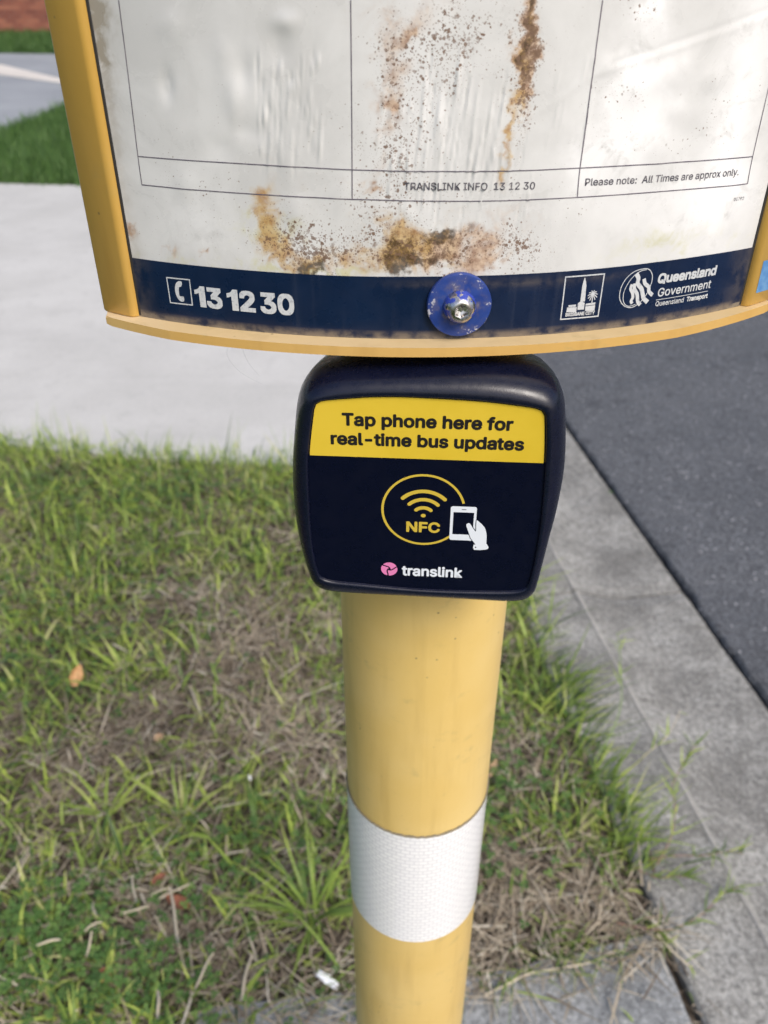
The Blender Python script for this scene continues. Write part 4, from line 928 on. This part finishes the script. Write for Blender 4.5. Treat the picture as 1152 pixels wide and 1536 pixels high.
bs = 13.6; ba = bs / 1000 / RAD; bn = (math.sin(ba), -math.cos(ba), .0)
bc = cyl(bs, 1301.9, 0)
wsh = lathe('blue_washer', [(11.0, .3), (11.1, 1.0), (11.1, 2.1), (10.8, 2.5), (10.2, 2.6), (5.0, 3.0), (2.0, 3.0)], bc, bn, MT['washer'], stop,
            attrs={'edge': lambda r, h: 1.0 if r > 9.9 else 0.0, 'dirt': lambda r, h: .9 if r < 5.5 else 0.12})
lathe('bolt_head', [(5.6, 3.0), (5.7, 3.6), (5.5, 4.6), (5.0, 6.0), (4.2, 7.2), (3.3, 7.9), (2.9, 8.1), (2.3, 8.1), (2.1, 7.9), (2.0, 5.6), (.8, 5.2), (.7, 6.4), (.05, 6.5)], bc, bn, MT['bolt'], wsh,
      attrs={'paint': lambda r, h: 1.0 if r > 4.0 and h < 7.4 else 0.0}, hexr=(7, 8, 9))

# ================================================================== TAP BOX
tap = empty('tap_reader', face(-4, 1178, -20))
tap.location = face(-4, 1178, -20)
tag(tap, 'navy plastic phone-tap box with yellow banner, fixed to the pole below the timetable', 'tap reader')
CEN = (-4.5, 1229.0)
def polar(pts, n=160):
    P = np.array(smooth_curve(pts, 8, True)); 
    ang = np.unwrap(np.arctan2(P[:, 1] - CEN[1], P[:, 0] - CEN[0])); rad = np.hypot(P[:, 0] - CEN[0], P[:, 1] - CEN[1])
    a = np.mod(ang, 2 * math.pi); o = np.argsort(a); a = a[o]; rad = rad[o]
    a = np.concatenate([a - 2 * math.pi, a, a + 2 * math.pi]); rad = np.concatenate([rad] * 3)
    t = np.arange(n) * 2 * math.pi / n; return t, np.interp(t, a, rad)
TT, RL = polar(DATA['label']); _, RO = polar(DATA['outer'])
# top corners of the label plate are tight, keep both outlines a little smoothed
def body():
    rings = [(-.010, -.9, 0), (.0, -.9, 0), (.02, .25, 0), (.05, .75, 0), (.12, .95, 0), (.25, .9, 0), (.42, .35, 0), (.6, -.9, 0), (.76, -3.0, 0), (.88, -5.6, 0), (.96, -8.6, 0), (1.0, -12.0, 0), (1.0, -15.0, 0),
             (1.0, -18.0, .2), (1.0, -23, .9), (.99, -28, 1.8), (.98, -34, 3.0), (.95, -37.5, 4.0)]
    V = []; F = []; n = len(TT)
    for k, d, ins in rings:
        for t, rl, ro in zip(TT, RL, RO):
            gap = max(ro - rl, 2.2); gap *= 1 - .22 * max(0, -math.sin(t)) ** 2; r = rl + gap * k
            if ins: r = max(r - ins, 5)
            x = CEN[0] + r * math.cos(t); z = CEN[1] + r * math.sin(t)
            # bottom and side flanks lie closer to the face than the deep rounded top
            V.append(face(x, z, d))
    for j in range(len(rings) - 1):
        for k in range(n): F.append((j * n + k, (j + 1) * n + k, (j + 1) * n + (k + 1) % n, j * n + (k + 1) % n))
    c = len(V); V.append(face(*CEN, -37.5))
    for k in range(n): F.append(((len(rings) - 1) * n + k, c, (len(rings) - 1) * n + (k + 1) % n))
    return mesh('housing', V, F, MT['plastic'], tap, smooth=True)
body()
lab = [(CEN[0] + (r + .05) * math.cos(t), CEN[1] + (r + .05) * math.sin(t)) for t, r in zip(TT, RL)]
LO = -.25
lv, lf = tri_poly([lab])
lp = mesh('label_plate', [face(x, z, LO) for x, z in lv], lf, MT['label'], tap)
yb = 1247.6
inn = [(CEN[0] + (r - .35) * math.cos(t), CEN[1] + (r - .35) * math.sin(t)) for t, r in zip(TT, RL)]
upp = [p for p in inn if p[1] > yb + .15]
upp.sort(key=lambda p: -math.atan2(p[1] - yb + 2, p[0] - CEN[0]))
upp = [(upp[0][0] - .02, yb)] + upp + [(upp[-1][0] + .02, yb)]
yv, yf = tri_poly([upp])
bnr = mesh('yellow_banner', [face(x, z, LO + .08) for x, z in yv], yf, MT['yellow'], tap)
t = DATA['t1p']; text('banner_text', 'Tap phone here for', (t[0][0], 1260.45), (t[1][0], 1260.45), 5.2, face, LO + .16, MT['blackprint'], bnr, bold=.3, copies=12)
t = DATA['t2p']; text('banner_text', 'real-time bus updates', (t[0][0], 1252.55), (t[1][0], 1252.55), 5.2, face, LO + .16, MT['blackprint'], bnr, bold=.3, copies=12)
PO = LO + .08
cc = (-5.0, 1224.95)
flat('contactless_ring', [stroke(arc_pts(cc[0], cc[1], 15.65, 15.75, R_(14), R_(317), 96), .95, cap=False)], face, PO, MT['yprint'], lp)
flat('contactless_waves', [(lambda p: stroke(p, w, n=8))(arc_pts(-4.95, z - r, r, r, R_(90 - a), R_(90 + a), 24)) for z, r, a, w in ((1233.6, 11.2, 45.5, 1.55), (1229.9, 7.7, 45, 1.5), (1226.2, 4.2, 42, 1.5))] +
     [tri_poly([arc_pts(-4.95, 1222.6, .95, .8, 0, 2 * math.pi * 23 / 24, 23)])], face, PO, MT['yprint'], lp)
text('contactless_text', 'NFC', (-11.4, 1214.75), (1.65, 1214.75), 4.9, face, PO, MT['yprint'], lp, bold=.27, copies=12)
def rrect(x0, y0, x1, y1, r, n=6):
    return arc_pts(x1 - r, y1 - r, r, r, 0, math.pi / 2, n) + arc_pts(x0 + r, y1 - r, r, r, math.pi / 2, math.pi, n) + arc_pts(x0 + r, y0 + r, r, r, math.pi, 1.5 * math.pi, n) + arc_pts(x1 - r, y0 + r, r, r, 1.5 * math.pi, 2 * math.pi, n)
flat('phone_icon', [tri_poly([rrect(5.45, 1211.7, 15.35, 1227.45, .9)])], face, PO + .03, MT['wprint'], lp)
flat('phone_icon_screen', [tri_poly([rrect(6.55, 1214.5, 14.4, 1224.8, .1)]), stroke([(9.75, 1226.1), (11.25, 1226.1)], .3)], face, PO + .06, MT['label'], lp)
hd = DATA['hand']
hs = smooth_curve(hd, 2, True)
hc = (sum(p[0] for p in hs) / len(hs), sum(p[1] for p in hs) / len(hs))
flat('hand_icon_outline', [stroke(hs, .55, closed=True, cap=False)], face, PO + .10, MT['label'], lp)
flat('hand_icon', [tri_poly([hs])], face, PO + .14, MT['wprint'], lp)
dx, dz = DATA['hand_dot'][0]
flat('hand_icon_button', [tri_poly([arc_pts(dx, dz, .3, .3, 0, 2 * math.pi * 11 / 12, 11)])], face, PO + .18, MT['label'], lp)
# operator mark: pink roundel with three swirling gaps, then the name
lx, lz, lr = -17.95, 1196.05, 3.3
flat('operator_roundel', [tri_poly([arc_pts(lx, lz, lr, lr, 0, 2 * math.pi * 47 / 48, 47)])], face, PO, MT['pink'], lp)
sw = []
for k in range(3):
    a0 = R_(70 + 120 * k)
    pts = [(lx + lr * f * 1.04 * math.cos(a0 + b), lz + lr * f * 1.04 * math.sin(a0 + b)) for f, b in ((.12, -.5), (.3, .55), (.52, 1.0), (.75, 1.2), (1.0, 1.28))]
    sw.append(stroke(smooth_curve(pts, 5), .52))
sw.append(tri_poly([arc_pts(lx, lz, .6, .6, 0, 2 * math.pi * 11 / 12, 11)]))
flat('roundel_swirl', sw, face, PO + .05, MT['label'], lp)
text('operator_name', 'translink', (-12.9, 1193.1), (11.45, 1193.1), 5.05, face, PO, MT['wprint'], lp, bold=.24, copies=10, ref='l')

# ================================================================== GRASS
def blades(name, P, L, W, lean, azim, curl, tint, mat, label=None, seg=3, fold=0.0, z0=None):
    n = len(P); P = np.asarray(P, float)
    if P.shape[1] == 2: P = np.concatenate([P, np.full((n, 1), -.012)], 1)
    if z0 is not None: P[:, 2] = z0
    K = 2 * seg + 1; V = np.zeros((n, K, 3)); dirx, diry = np.cos(azim), np.sin(azim); sx, sy = -diry, dirx
    cx = np.zeros(n); cz = np.zeros(n); ang = lean.copy()
    tw = rng.uniform(-.6, .6, n)
    for i in range(seg + 1):
        t = i / seg; w = W * (1 - t ** 1.6) * .5 * (.75 + .9 * t if t < .4 else 1.1)
        if i == seg: V[:, 2 * seg] = P + np.stack([cx * dirx, cx * diry, cz], 1)
        else:
            ox = sx * w * np.cos(tw * t); oy = sy * w * np.cos(tw * t); oz = w * np.sin(tw * t)
            c = P + np.stack([cx * dirx, cx * diry, cz], 1)
            V[:, 2 * i] = c + np.stack([ox, oy, oz], 1); V[:, 2 * i + 1] = c - np.stack([ox, oy, oz], 1)
        st = L / seg; cx = cx + np.sin(ang) * st; cz = cz + np.cos(ang) * st; ang = ang + curl / seg
    V[:, :, 2] = np.maximum(V[:, :, 2], P[:, 2:3].min(initial=9, axis=1, keepdims=True) - .002 + rng.uniform(0, .006, (n, 1)))
    base = np.arange(n)[:, None] * K
    quads = [base + np.array([2 * i, 2 * i + 1, 2 * i + 3, 2 * i + 2]) for i in range(seg - 1)]
    q = np.concatenate(quads, 0) if quads else np.zeros((0, 4), int)
    tr = base + np.array([2 * seg - 2, 2 * seg - 1, 2 * seg])
    me = bpy.data.meshes.new(name); nl = len(q) * 4 + len(tr) * 3
    me.vertices.add(n * K); me.vertices.foreach_set('co', V.reshape(-1).astype(np.float32))
    me.loops.add(nl); me.loops.foreach_set('vertex_index', np.concatenate([q.ravel(), tr.ravel()]).astype(np.int32))
    me.polygons.add(len(q) + len(tr))
    me.polygons.foreach_set('loop_start', np.concatenate([np.arange(len(q)) * 4, len(q) * 4 + np.arange(len(tr)) * 3]).astype(np.int32))
    at = me.attributes.new('tint', 'FLOAT', 'POINT')
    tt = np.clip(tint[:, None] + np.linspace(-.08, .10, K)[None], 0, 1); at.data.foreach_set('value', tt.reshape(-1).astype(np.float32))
    me.materials.append(mat); me.update(calc_edges=True); me.validate()
    me.polygons.foreach_set('use_smooth', [True] * len(me.polygons))
    return link(bpy.data.objects.new(name, me))

def fnoise(x, y, s, seed=0):
    return np.array([noise.fractal(Vector((a * s, b * s, seed)), 1.0, 2.0, 3) for a, b in zip(x, y)])
def in_poly(x, y, poly):
    r = np.zeros(len(x), bool); j = len(poly) - 1
    for i in range(len(poly)):
        xi, yi = poly[i]; xj, yj = poly[j]
        r ^= ((yi > y) != (yj > y)) & (x < (xj - xi) * (y - yi) / (yj - yi + 1e-12) + xi); j = i
    return r
def near_edge(x): return np.interp(x, [p[0] for p in DRV], [p[1] for p in DRV])
def verge_points(n, seed):
    r = np.random.default_rng(seed); x = r.uniform(-2.9, .72, n); y = r.uniform(-.35, 2.95, n)
    # only the part that can be seen, plus a margin for views from a step aside
    u = x * RN.x + y * RN.y
    k = (np.abs(x) < np.maximum(.62 * y, .3) + .95) & (u < U_IN + r.normal(-.004, .022, n)) & (y < near_edge(x) + r.normal(-.02, .03, n) + .015)
    padd = in_poly(x, y, [(-.31, .66 - .0), (-.19, .675), (.125, .706), (.48, .787), (.72, -1), (-.3, -1)])
    k &= ~(padd & (r.random(n) > .004)); 
    return x[k], y[k], r

# bare / dry patches seen in the photograph, x, y, radius, amount
DRY = [(-.40, 1.45, .24, .95), (-.15, 1.36, .18, .8), (-.62, 1.15, .22, .6), (-.40, .80, .13, .9), (-.60, .98, .10, .7), (-.78, 1.00, .12, .7), (.30, .90, .16, 1.1), (.20, .84, .14, 1.1), (.40, .86, .12, 1.0), (-.05, 1.62, .14, .45), (-.55, 1.75, .15, .4),
       (-.28, 1.10, .14, .5), (.02, .88, .12, .5), (-.25, .68, .12, .6), (.25, 1.15, .08, .3), (-.16, 1.95, .12, .35), (-.62, .74, .06, .4), (.15, .78, .12, .9)]
DRY = [(a, b, r_ * .85, q * .62) for a, b, r_, q in DRY]
DRY += [(-.39, .80, .085, .7), (-.36, 1.40, .13, .35), (.27, 1.22, .09, .55), (.20, 1.42, .09, .5), (.33, 1.10, .07, .5), (.30, 1.52, .06, .4), (.12, 1.10, .08, .4)]
def dryness(x, y):
    d = -.02 + .70 * (fnoise(x, y, 4.6, 5)) + .40 * fnoise(x, y, 9, 8)
    for a, b, r, s in DRY: d = d + s * np.exp(-(((x - a) ** 2 + (y - b) ** 2) / r ** 2))
    return d
def grow_verge():
    x, y, r = verge_points(275000, 11)
    d = dryness(x, y); lush = .5 + .5 * fnoise(x, y, 2.1, 20)
    k = r.random(len(x)) < np.clip(.66 - .70 * np.clip(d, 0, 1), .12, 1) * np.clip(.7 + .9 * (lush - .5), .3, 1.3)
    x, y, d, lush = x[k], y[k], d[k], lush[k]; n = len(x)
    farr = np.clip((y - 1.7) / .6, 0, 1)
    L = r.gamma(3, .0140, n) * (1 - .35 * np.clip(d, 0, 1)) * (1 + .25 * farr); L = np.clip(L, .014, .17)
    W = np.clip(r.normal(.0040, .0018, n), .0015, .0095) * np.clip(L / .045, .6, 1.4)
    tint = np.clip(.55 + .30 * fnoise(x, y, 4, 33) + .16 * np.clip(d, -.5, 1) + r.normal(0, .2, n), 0, 1)
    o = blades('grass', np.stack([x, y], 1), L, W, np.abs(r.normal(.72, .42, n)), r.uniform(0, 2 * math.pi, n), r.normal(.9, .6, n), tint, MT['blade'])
    tag(o, 'patchy green grass on the verge round the yellow pole', 'grass', kind='stuff')
    # loose straw and sprawling blades spilling over the pad's far edge
    rr = np.random.default_rng(78); n = 420; x = rr.uniform(-.32, .50, n); yp = np.interp(x, [-.30, -.19, 0, .125, .30, .478], [.655, .671, .688, .702, .742, .783]) + rr.normal(-.01, .035, n)
    o = blades('pad_edge_straw', np.stack([x, yp, np.full(n, .002)], 1), np.clip(rr.gamma(3, .02, n), .015, .14), np.clip(rr.gamma(5, .0005, n), .001, .005), np.clip(rr.normal(1.45, .1, n), 1, 1.56), rr.uniform(0, 6.28, n), rr.normal(.05, .1, n), np.clip(rr.normal(.5, .25, n), 0, 1), MT['straw'], z0=.002 + rr.gamma(2, .002, n))
    tag(o, 'loose straw scattered along the far edge of the concrete pad', 'dry grass', kind='stuff')
    n = 260; x = rr.uniform(-.32, .50, n); yp = np.interp(x, [-.30, -.19, 0, .125, .30, .478], [.655, .671, .688, .702, .742, .783]) + rr.normal(.005, .012, n)
    o = blades('pad_edge_grass', np.stack([x, yp], 1), np.clip(rr.gamma(4, .018, n), .02, .14), np.clip(rr.normal(.0035, .001, n), .0015, .006), np.clip(rr.normal(.9, .35, n), .1, 1.45), -math.pi / 2 + rr.normal(0, 1.0, n), rr.uniform(0, .7, n), np.clip(rr.normal(.5, .25, n), 0, 1), MT['blade'], seg=4)
    tag(o, 'grass leaning over the far edge of the concrete pad', 'grass', kind='stuff')
    # sprawling blades that hang over the kerb and over the driveway edge
    rr = np.random.default_rng(77); n = 1050; w = rr.uniform(.80, 2.35, n); am = .35 + .65 * np.clip(np.array([noise.noise(Vector((q * 3.1, 0, 7))) for q in w]) + .45 + .5 * np.exp(-((w - 1.15) / .22) ** 2), 0, 1.2)
    kk = rr.random(n) < am; w = w[kk]; am = am[kk]; n = len(w); u = U_IN + rr.normal(-.02, .022, n) + .02 * am
    P = RN.x * u + RD.x * w, RN.y * u + RD.y * w
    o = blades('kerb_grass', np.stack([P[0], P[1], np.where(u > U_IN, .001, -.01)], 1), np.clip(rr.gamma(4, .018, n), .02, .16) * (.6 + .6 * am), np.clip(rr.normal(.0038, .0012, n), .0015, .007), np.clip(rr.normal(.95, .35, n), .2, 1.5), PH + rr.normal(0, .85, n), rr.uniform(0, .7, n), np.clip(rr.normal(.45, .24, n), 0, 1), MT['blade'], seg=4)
    tag(o, 'sprawling grass hanging over the inner edge of the kerb', 'grass', kind='stuff')
    n = 900; x = rr.uniform(-2.0, .2, n); yy = near_edge(x) + rr.normal(-.03, .03, n)
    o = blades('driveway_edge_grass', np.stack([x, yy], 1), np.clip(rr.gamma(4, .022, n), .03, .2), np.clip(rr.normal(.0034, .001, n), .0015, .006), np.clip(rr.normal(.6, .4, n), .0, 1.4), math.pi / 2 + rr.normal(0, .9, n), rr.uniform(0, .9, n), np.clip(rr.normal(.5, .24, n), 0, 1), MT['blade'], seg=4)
    tag(o, 'taller grass leaning over the near edge of the pale driveway', 'grass', kind='stuff')
    # dry thatch lying flat between the blades
    x, y, r = verge_points(200000, 12); d = dryness(x, y)
    k = r.random(len(x)) < np.clip(.22 + .75 * d, .08, .95); x, y = x[k], y[k]; n = len(x)
    L = np.clip(r.gamma(3, .018, n), .01, .15); W = np.clip(r.gamma(5, .0005, n), .0009, .006)
    tint = np.clip(r.normal(.46, .26, n) + .2 * fnoise(x, y, 6, 61), 0, 1)
    o = blades('dry_thatch', np.stack([x, y], 1), L, W, np.clip(r.normal(1.42, .16, n), .7, 1.56), r.uniform(0, 2 * math.pi, n), r.normal(.1, .15, n), tint, MT['straw'], z0=-.010 + r.gamma(2, .003, n))
    tag(o, 'dry straw-coloured thatch lying between the grass blades on the verge', 'dry grass', kind='stuff')
grow_verge()

def far_grass():
    r = np.random.default_rng(5); X = []; Y = []
    n = 120000; x = r.uniform(-5.4, -.7, n); y = r.uniform(6.2, 12.5, n)
    far_edge = np.interp(x, [-16, -6, -2.89, -2.27, -.37], [8.2, 6.95, 6.54, 6.47, 6.20])
    k = (y > far_edge + r.normal(0, .04, n)) & ~in_poly(x, y, [(-16, 9.4), (-6.2, 8.05), (-3.76, 8.69), (-3.69, 11), (-3.3, 12.6), (-2.2, 16.35), (-16, 18.1)]) & (x < -.62 * y / 1.5 + 2.4)
    k &= (y < 9.5) | (r.random(n) < .6)
    x, y = x[k], y[k]; n = len(x)
    L = np.clip(r.gamma(5, .016, n), .03, .2); W = np.clip(r.normal(.007, .002, n), .003, .012)
    edge = np.exp(-((y - np.interp(x, [-16, -6, -2.89, -2.27, -.37], [8.2, 6.95, 6.54, 6.47, 6.20])) / .16) ** 2)
    L *= (1 - .5 * edge)
    o = blades('lawn_grass', np.stack([x, y], 1), L, W, np.abs(r.normal(.4, .3, n)), r.uniform(0, 6.28, n), r.normal(.6, .4, n), np.clip(r.normal(.55, .28, n), 0, 1), MT['fargrass'], seg=2)
    tag(o, 'green lawn corner between the pale driveway and the grey footpath', 'grass', kind='stuff')
    n = 45000; x = r.uniform(-10.5, -3.2, n); y = r.uniform(16.4, 22.2, n)
    k = (y > np.interp(x, [-16, -2.2], [18.1, 16.35]) + r.normal(0, .05, n)) & (y < 20.4 + (x + 16) * .169 - .02); x, y = x[k], y[k]; n = len(x)
    o = blades('wall_grass', np.stack([x, y], 1), np.clip(r.gamma(5, .02, n), .04, .2), np.clip(r.normal(.014, .004, n), .006, .024), np.abs(r.normal(.4, .3, n)), r.uniform(0, 6.28, n), r.normal(.6, .4, n), np.clip(r.normal(.4, .25, n), 0, 1), MT['fargrass'], seg=2)
    tag(o, 'strip of mown grass along the foot of the brick wall', 'grass', kind='stuff')
far_grass()

def tuft(x, y, n, L0, L1, w, label, seed, tint=.5, flat_=.8, z=-.01, group=None):
    r = np.random.default_rng(seed)
    az = np.sort(r.uniform(0, 2 * math.pi, n)); L = r.uniform(L0, L1, n)
    P = np.stack([x + .010 * np.cos(az) + r.normal(0, .006, n), y + .010 * np.sin(az) + r.normal(0, .006, n), np.full(n, z)], 1)
    o = blades('grass_tuft', P, L, r.uniform(.8, 1.15, n) * w, r.uniform(.25, flat_, n), az, r.uniform(.4, 1.1, n), np.clip(r.normal(tint, .14, n), 0, 1), MT['blade'], seg=6)
    return tag(o, label, 'grass tuft')
tuft(-.125, .815, 34, .09, .21, .0065, 'big long-bladed green grass tuft just left of the reflective band', 1, .55, 1.15)
tuft(-.40, 1.02, 15, .07, .15, .0075, 'bright loose grass tuft growing beside the round tan leaf', 2, .75, 1.1)
tuft(-.555, 1.03, 12, .07, .14, .0085, 'broad-bladed light green tuft near the left edge of the picture', 3, .72, 1.1)
tuft(-.62, 1.42, 20, .07, .14, .008, 'lush tuft beside the upright orange leaf', 4, .72, 1.0)
tuft(.33, 1.70, 14, .08, .20, .007, 'tall grass tuft leaning over the kerb under the tap box', 5, .62, 1.25)
tuft(.18, 1.42, 12, .08, .17, .008, 'dark green tuft behind the right side of the pole', 6, .45, 1.1)
tuft(-.03, 1.30, 14, .08, .18, .008, 'green tuft leaning in behind the left side of the pole', 7, .5, 1.2)

# clover and low weeds at the bottom left, right of the pole
def clover():
    r = np.random.default_rng(9); V = []; F = []; T = []
    def patch(cx, cy, sx, sy, n):
        for _ in range(n):
            x, y = r.normal(cx, sx), r.normal(cy, sy); h = r.uniform(.004, .035); s = r.uniform(.004, .0085); a0 = r.uniform(0, 6.28); t = np.clip(r.normal(.5, .25), 0, 1)
            for k in range(3):
                a = a0 + k * 2.094; q = r.uniform(-.25, .5); o = len(V); up = s * q
                d = Vector((math.cos(a), math.sin(a), 0)); e = Vector((-d.y, d.x, 0)); c = Vector((x, y, h))
                for f, g, z in ((0, 0, 0), (.55, .5, .35), (1.05, .55, .8), (1.25, 0, .75), (1.05, -.55, .8), (.55, -.5, .35)):
                    V.append(tuple(c + d * s * f + e * s * g + Vector((0, 0, up * z + (.0006 if g else 0)))))
                F.append(tuple(range(o, o + 6))); T.extend([t] * 6)
    patch(-.58, .76, .11, .07, 520); patch(-.40, .68, .10, .04, 160); patch(-.28, .92, .10, .09, 120); patch(.24, 1.06, .08, .10, 160); patch(.10, .95, .07, .06, 200); patch(-.8, 1.6, .3, .2, 400); patch(-.75, 2.2, .4, .08, 500)
    o = mesh('clover', V, F, MT['clover'], attrs={'tint': T}); return tag(o, 'low clover and small-leaved weeds among the grass on the verge', 'weeds', kind='stuff')
clover()

# creeping runners over pad and kerb
def runner(pts, label, mat, leaves, seed, r0=.0014, cat='grass runner', h=.006):
    r = np.random.default_rng(seed); root = empty('grass_runner', (*pts[0][:2], 0)); tag(root, label, cat)
    P = smooth_curve([(p[0], p[1], p[2] if len(p) > 2 else h) for p in pts], 6)
    P = [(x, y, z + .002 * noise.noise(Vector((x * 60, y * 60, seed)))) for x, y, z in P]
    V, F = tube(P, [r0 * (1 - .5 * i / len(P)) for i in range(len(P))], 6); mesh('stem', V, F, mat, root, smooth=True)
    if leaves:
        m = leaves; idx = r.integers(len(P) // 5, len(P), m); Q = np.array([P[i] for i in idx])
        dr = Vector(P[-1]) - Vector(P[0]); base = math.atan2(dr.y, dr.x)
        o = tag(blades('leaf_blades', Q, r.uniform(.018, .05, m), r.uniform(.0022, .0042, m), r.uniform(.7, 1.4, m), base + r.normal(0, .75, m), r.uniform(-.1, .4, m), np.clip(r.normal(.5, .2, m), 0, 1), MT['blade'], seg=3), kind='stuff')
        me = o.data; co = np.empty(len(me.vertices) * 3, dtype=np.float32); me.vertices.foreach_get('co', co); co = co.reshape(-1, 3) - np.array(root.location, dtype=np.float32); me.vertices.foreach_set('co', co.ravel()); o.parent = root
RUN = DATA['runners']
for i, (pts, label, mt, lv_, rr) in enumerate(RUN): runner(pts, label, MT[mt], lv_, 40 + i, rr)

# loose stalks of straw
for i, (p, q, w, label) in enumerate(DATA['stalks']):
    a, b = Vector((*p, 0)), Vector((*q, 0)); h0, h1 = .028 + .006 * math.sin(i), .034 + .008 * math.cos(i * 2.1)
    mid = (a + b) / 2 + Vector((0, 0, (h0 + h1) / 2 + .004)); a.z, b.z = h0, h1; n = 7; V = []; F = []
    d = (b - a).normalized(); e = d.cross(Vector((0, 0, 1))).normalized()
    for k in range(n):
        t = k / (n - 1); c = a.lerp(b, t) + Vector((0, 0, .004 * math.sin(math.pi * t))) + e * (.0015 * math.sin(t * 5 + i)); ww = w * (1 - .3 * abs(2 * t - 1) ** 3)
        V += [tuple(c + e * ww / 2), tuple(c + Vector((0, 0, ww * .35))), tuple(c - e * ww / 2), tuple(c - Vector((0, 0, ww * .1)))]
    for k in range(n - 1):
        for j in range(4): F.append((k * 4 + j, k * 4 + (j + 1) % 4, (k + 1) * 4 + (j + 1) % 4, (k + 1) * 4 + j))
    F += [(0, 1, 2, 3), tuple((n - 1) * 4 + j for j in (3, 2, 1, 0))]
    o = mesh('straw_stalk', V, F, MT['stem_straw'], smooth=True); tag(o, label, 'straw stalk')

# fallen leaves
def leaf(x, y, z, L, W, az, tilt, roll, mat, label, curl=.25):
    V = []; F = []; n = 10; m_ = 5
    Rm = Matrix.Rotation(az, 3, 'Z') @ Matrix.Rotation(-tilt, 3, 'Y') @ Matrix.Rotation(roll, 3, 'X')
    for side in (0, 1):
        for i in range(n + 1):
            t = i / n; w = W * .5 * math.sin(math.pi * min(1, t ** .85)) ** .8 * (1 + .08 * math.sin(t * 23)) + .0003
            for j in range(m_):
                s = (j / (m_ - 1) * 2 - 1); p = Vector(((t - .5) * L, s * w, curl * L * (t - .5) ** 2 * 1.4 + abs(s) * w * .35 - side * .0004))
                V.append(tuple(Vector((x, y, z)) + Rm @ p))
    B = (n + 1) * m_
    for i in range(n):
        for j in range(m_ - 1):
            a = i * m_ + j; F.append((a, a + 1, a + m_ + 1, a + m_)); F.append((B + a, B + a + m_, B + a + m_ + 1, B + a + 1))
    for i in range(n):
        for j in (0, m_ - 1): a = i * m_ + j; F.append((a, a + m_, B + a + m_, B + a))
    o = mesh('fallen_leaf', V, F, mat, smooth=True); return tag(o, label, 'leaf')
leaf(-.705, 1.365, .035, .052, .028, 1.3, .7, .5, MT['leaf_o'], 'pale orange leaf propped upright in the grass at far left')
leaf(-.480, 1.195, .020, .022, .020, .4, .3, .2, MT['leaf_t'], 'small round tan leaf left of the pole among dry grass')
leaf(-.365, .825, .018, .050, .030, 2.7, .15, .3, MT['leaf_r'], 'red-brown dead leaf lying under the crossed straw stalks')
leaf(-.405, .872, .016, .034, .024, .6, .2, -.4, MT['leaf_r'], 'smaller red-brown leaf tucked behind the crossed straw stalks')
leaf(.222, 1.115, .022, .040, .014, 1.0, .6, .5, MT['leaf_t'], 'narrow peach leaf right beside the pole above the reflective band')
leaf(-.46, .705, .012, .03, .02, .6, .2, .3, MT['leaf_r'], 'dark purple-brown leaf scrap in the clover at lower left')
leaf(-.275, 1.10, .010, .012, .006, 1.9, .3, .3, MT['scrap'], 'tiny white flake in the grass left of the pole')
def scrap():
    r = random.Random(5); V = []; F = []; n, m_ = 9, 6; c = Vector((-.092, .694, .016)); Rm = Matrix.Rotation(-.5, 3, 'Z') @ Matrix.Rotation(.2, 3, 'Y')
    for s in (0, 1):
        for i in range(n):
            for j in range(m_):
                x = (i / (n - 1) - .5) * .040; y = (j / (m_ - 1) - .5) * .014 * (1 - .5 * abs(i / (n - 1) - .5))
                z = .0035 * noise.noise(Vector((x * 190, y * 260, 2))) + .002 * noise.noise(Vector((x * 500, y * 500, 5))) + y * y * 30 - s * .0004
                V.append(tuple(c + Rm @ Vector((x, y, z))))
    B = n * m_
    for i in range(n - 1):
        for j in range(m_ - 1):
            a = i * m_ + j; F.append((a, a + 1, a + m_ + 1, a + m_)); F.append((B + a, B + a + m_, B + a + m_ + 1, B + a + 1))
    tag(mesh('litter_scrap', V, F, MT['scrap']), 'crumpled white scrap of litter in the grass at the pad edge', 'litter')
scrap()
# a few fine hairs of cobweb at the left corner under the rail
V, F = [], []
for k, pts in enumerate(([(-.048, .300, 1.283), (-.060, .298, 1.276), (-.056, .292, 1.270), (-.046, .287, 1.266)], [(-.056, .297, 1.284), (-.052, .292, 1.274), (-.047, .288, 1.269)])):
    v, f = tube(smooth_curve(pts, 6), .00003, 4); F += [tuple(i + len(V) for i in q) for q in f]; V += v
tag(mesh('cobweb', V, F, MT['vinyl']), 'fine cobweb threads at the upper left corner of the tap box', 'cobweb', kind='stuff')
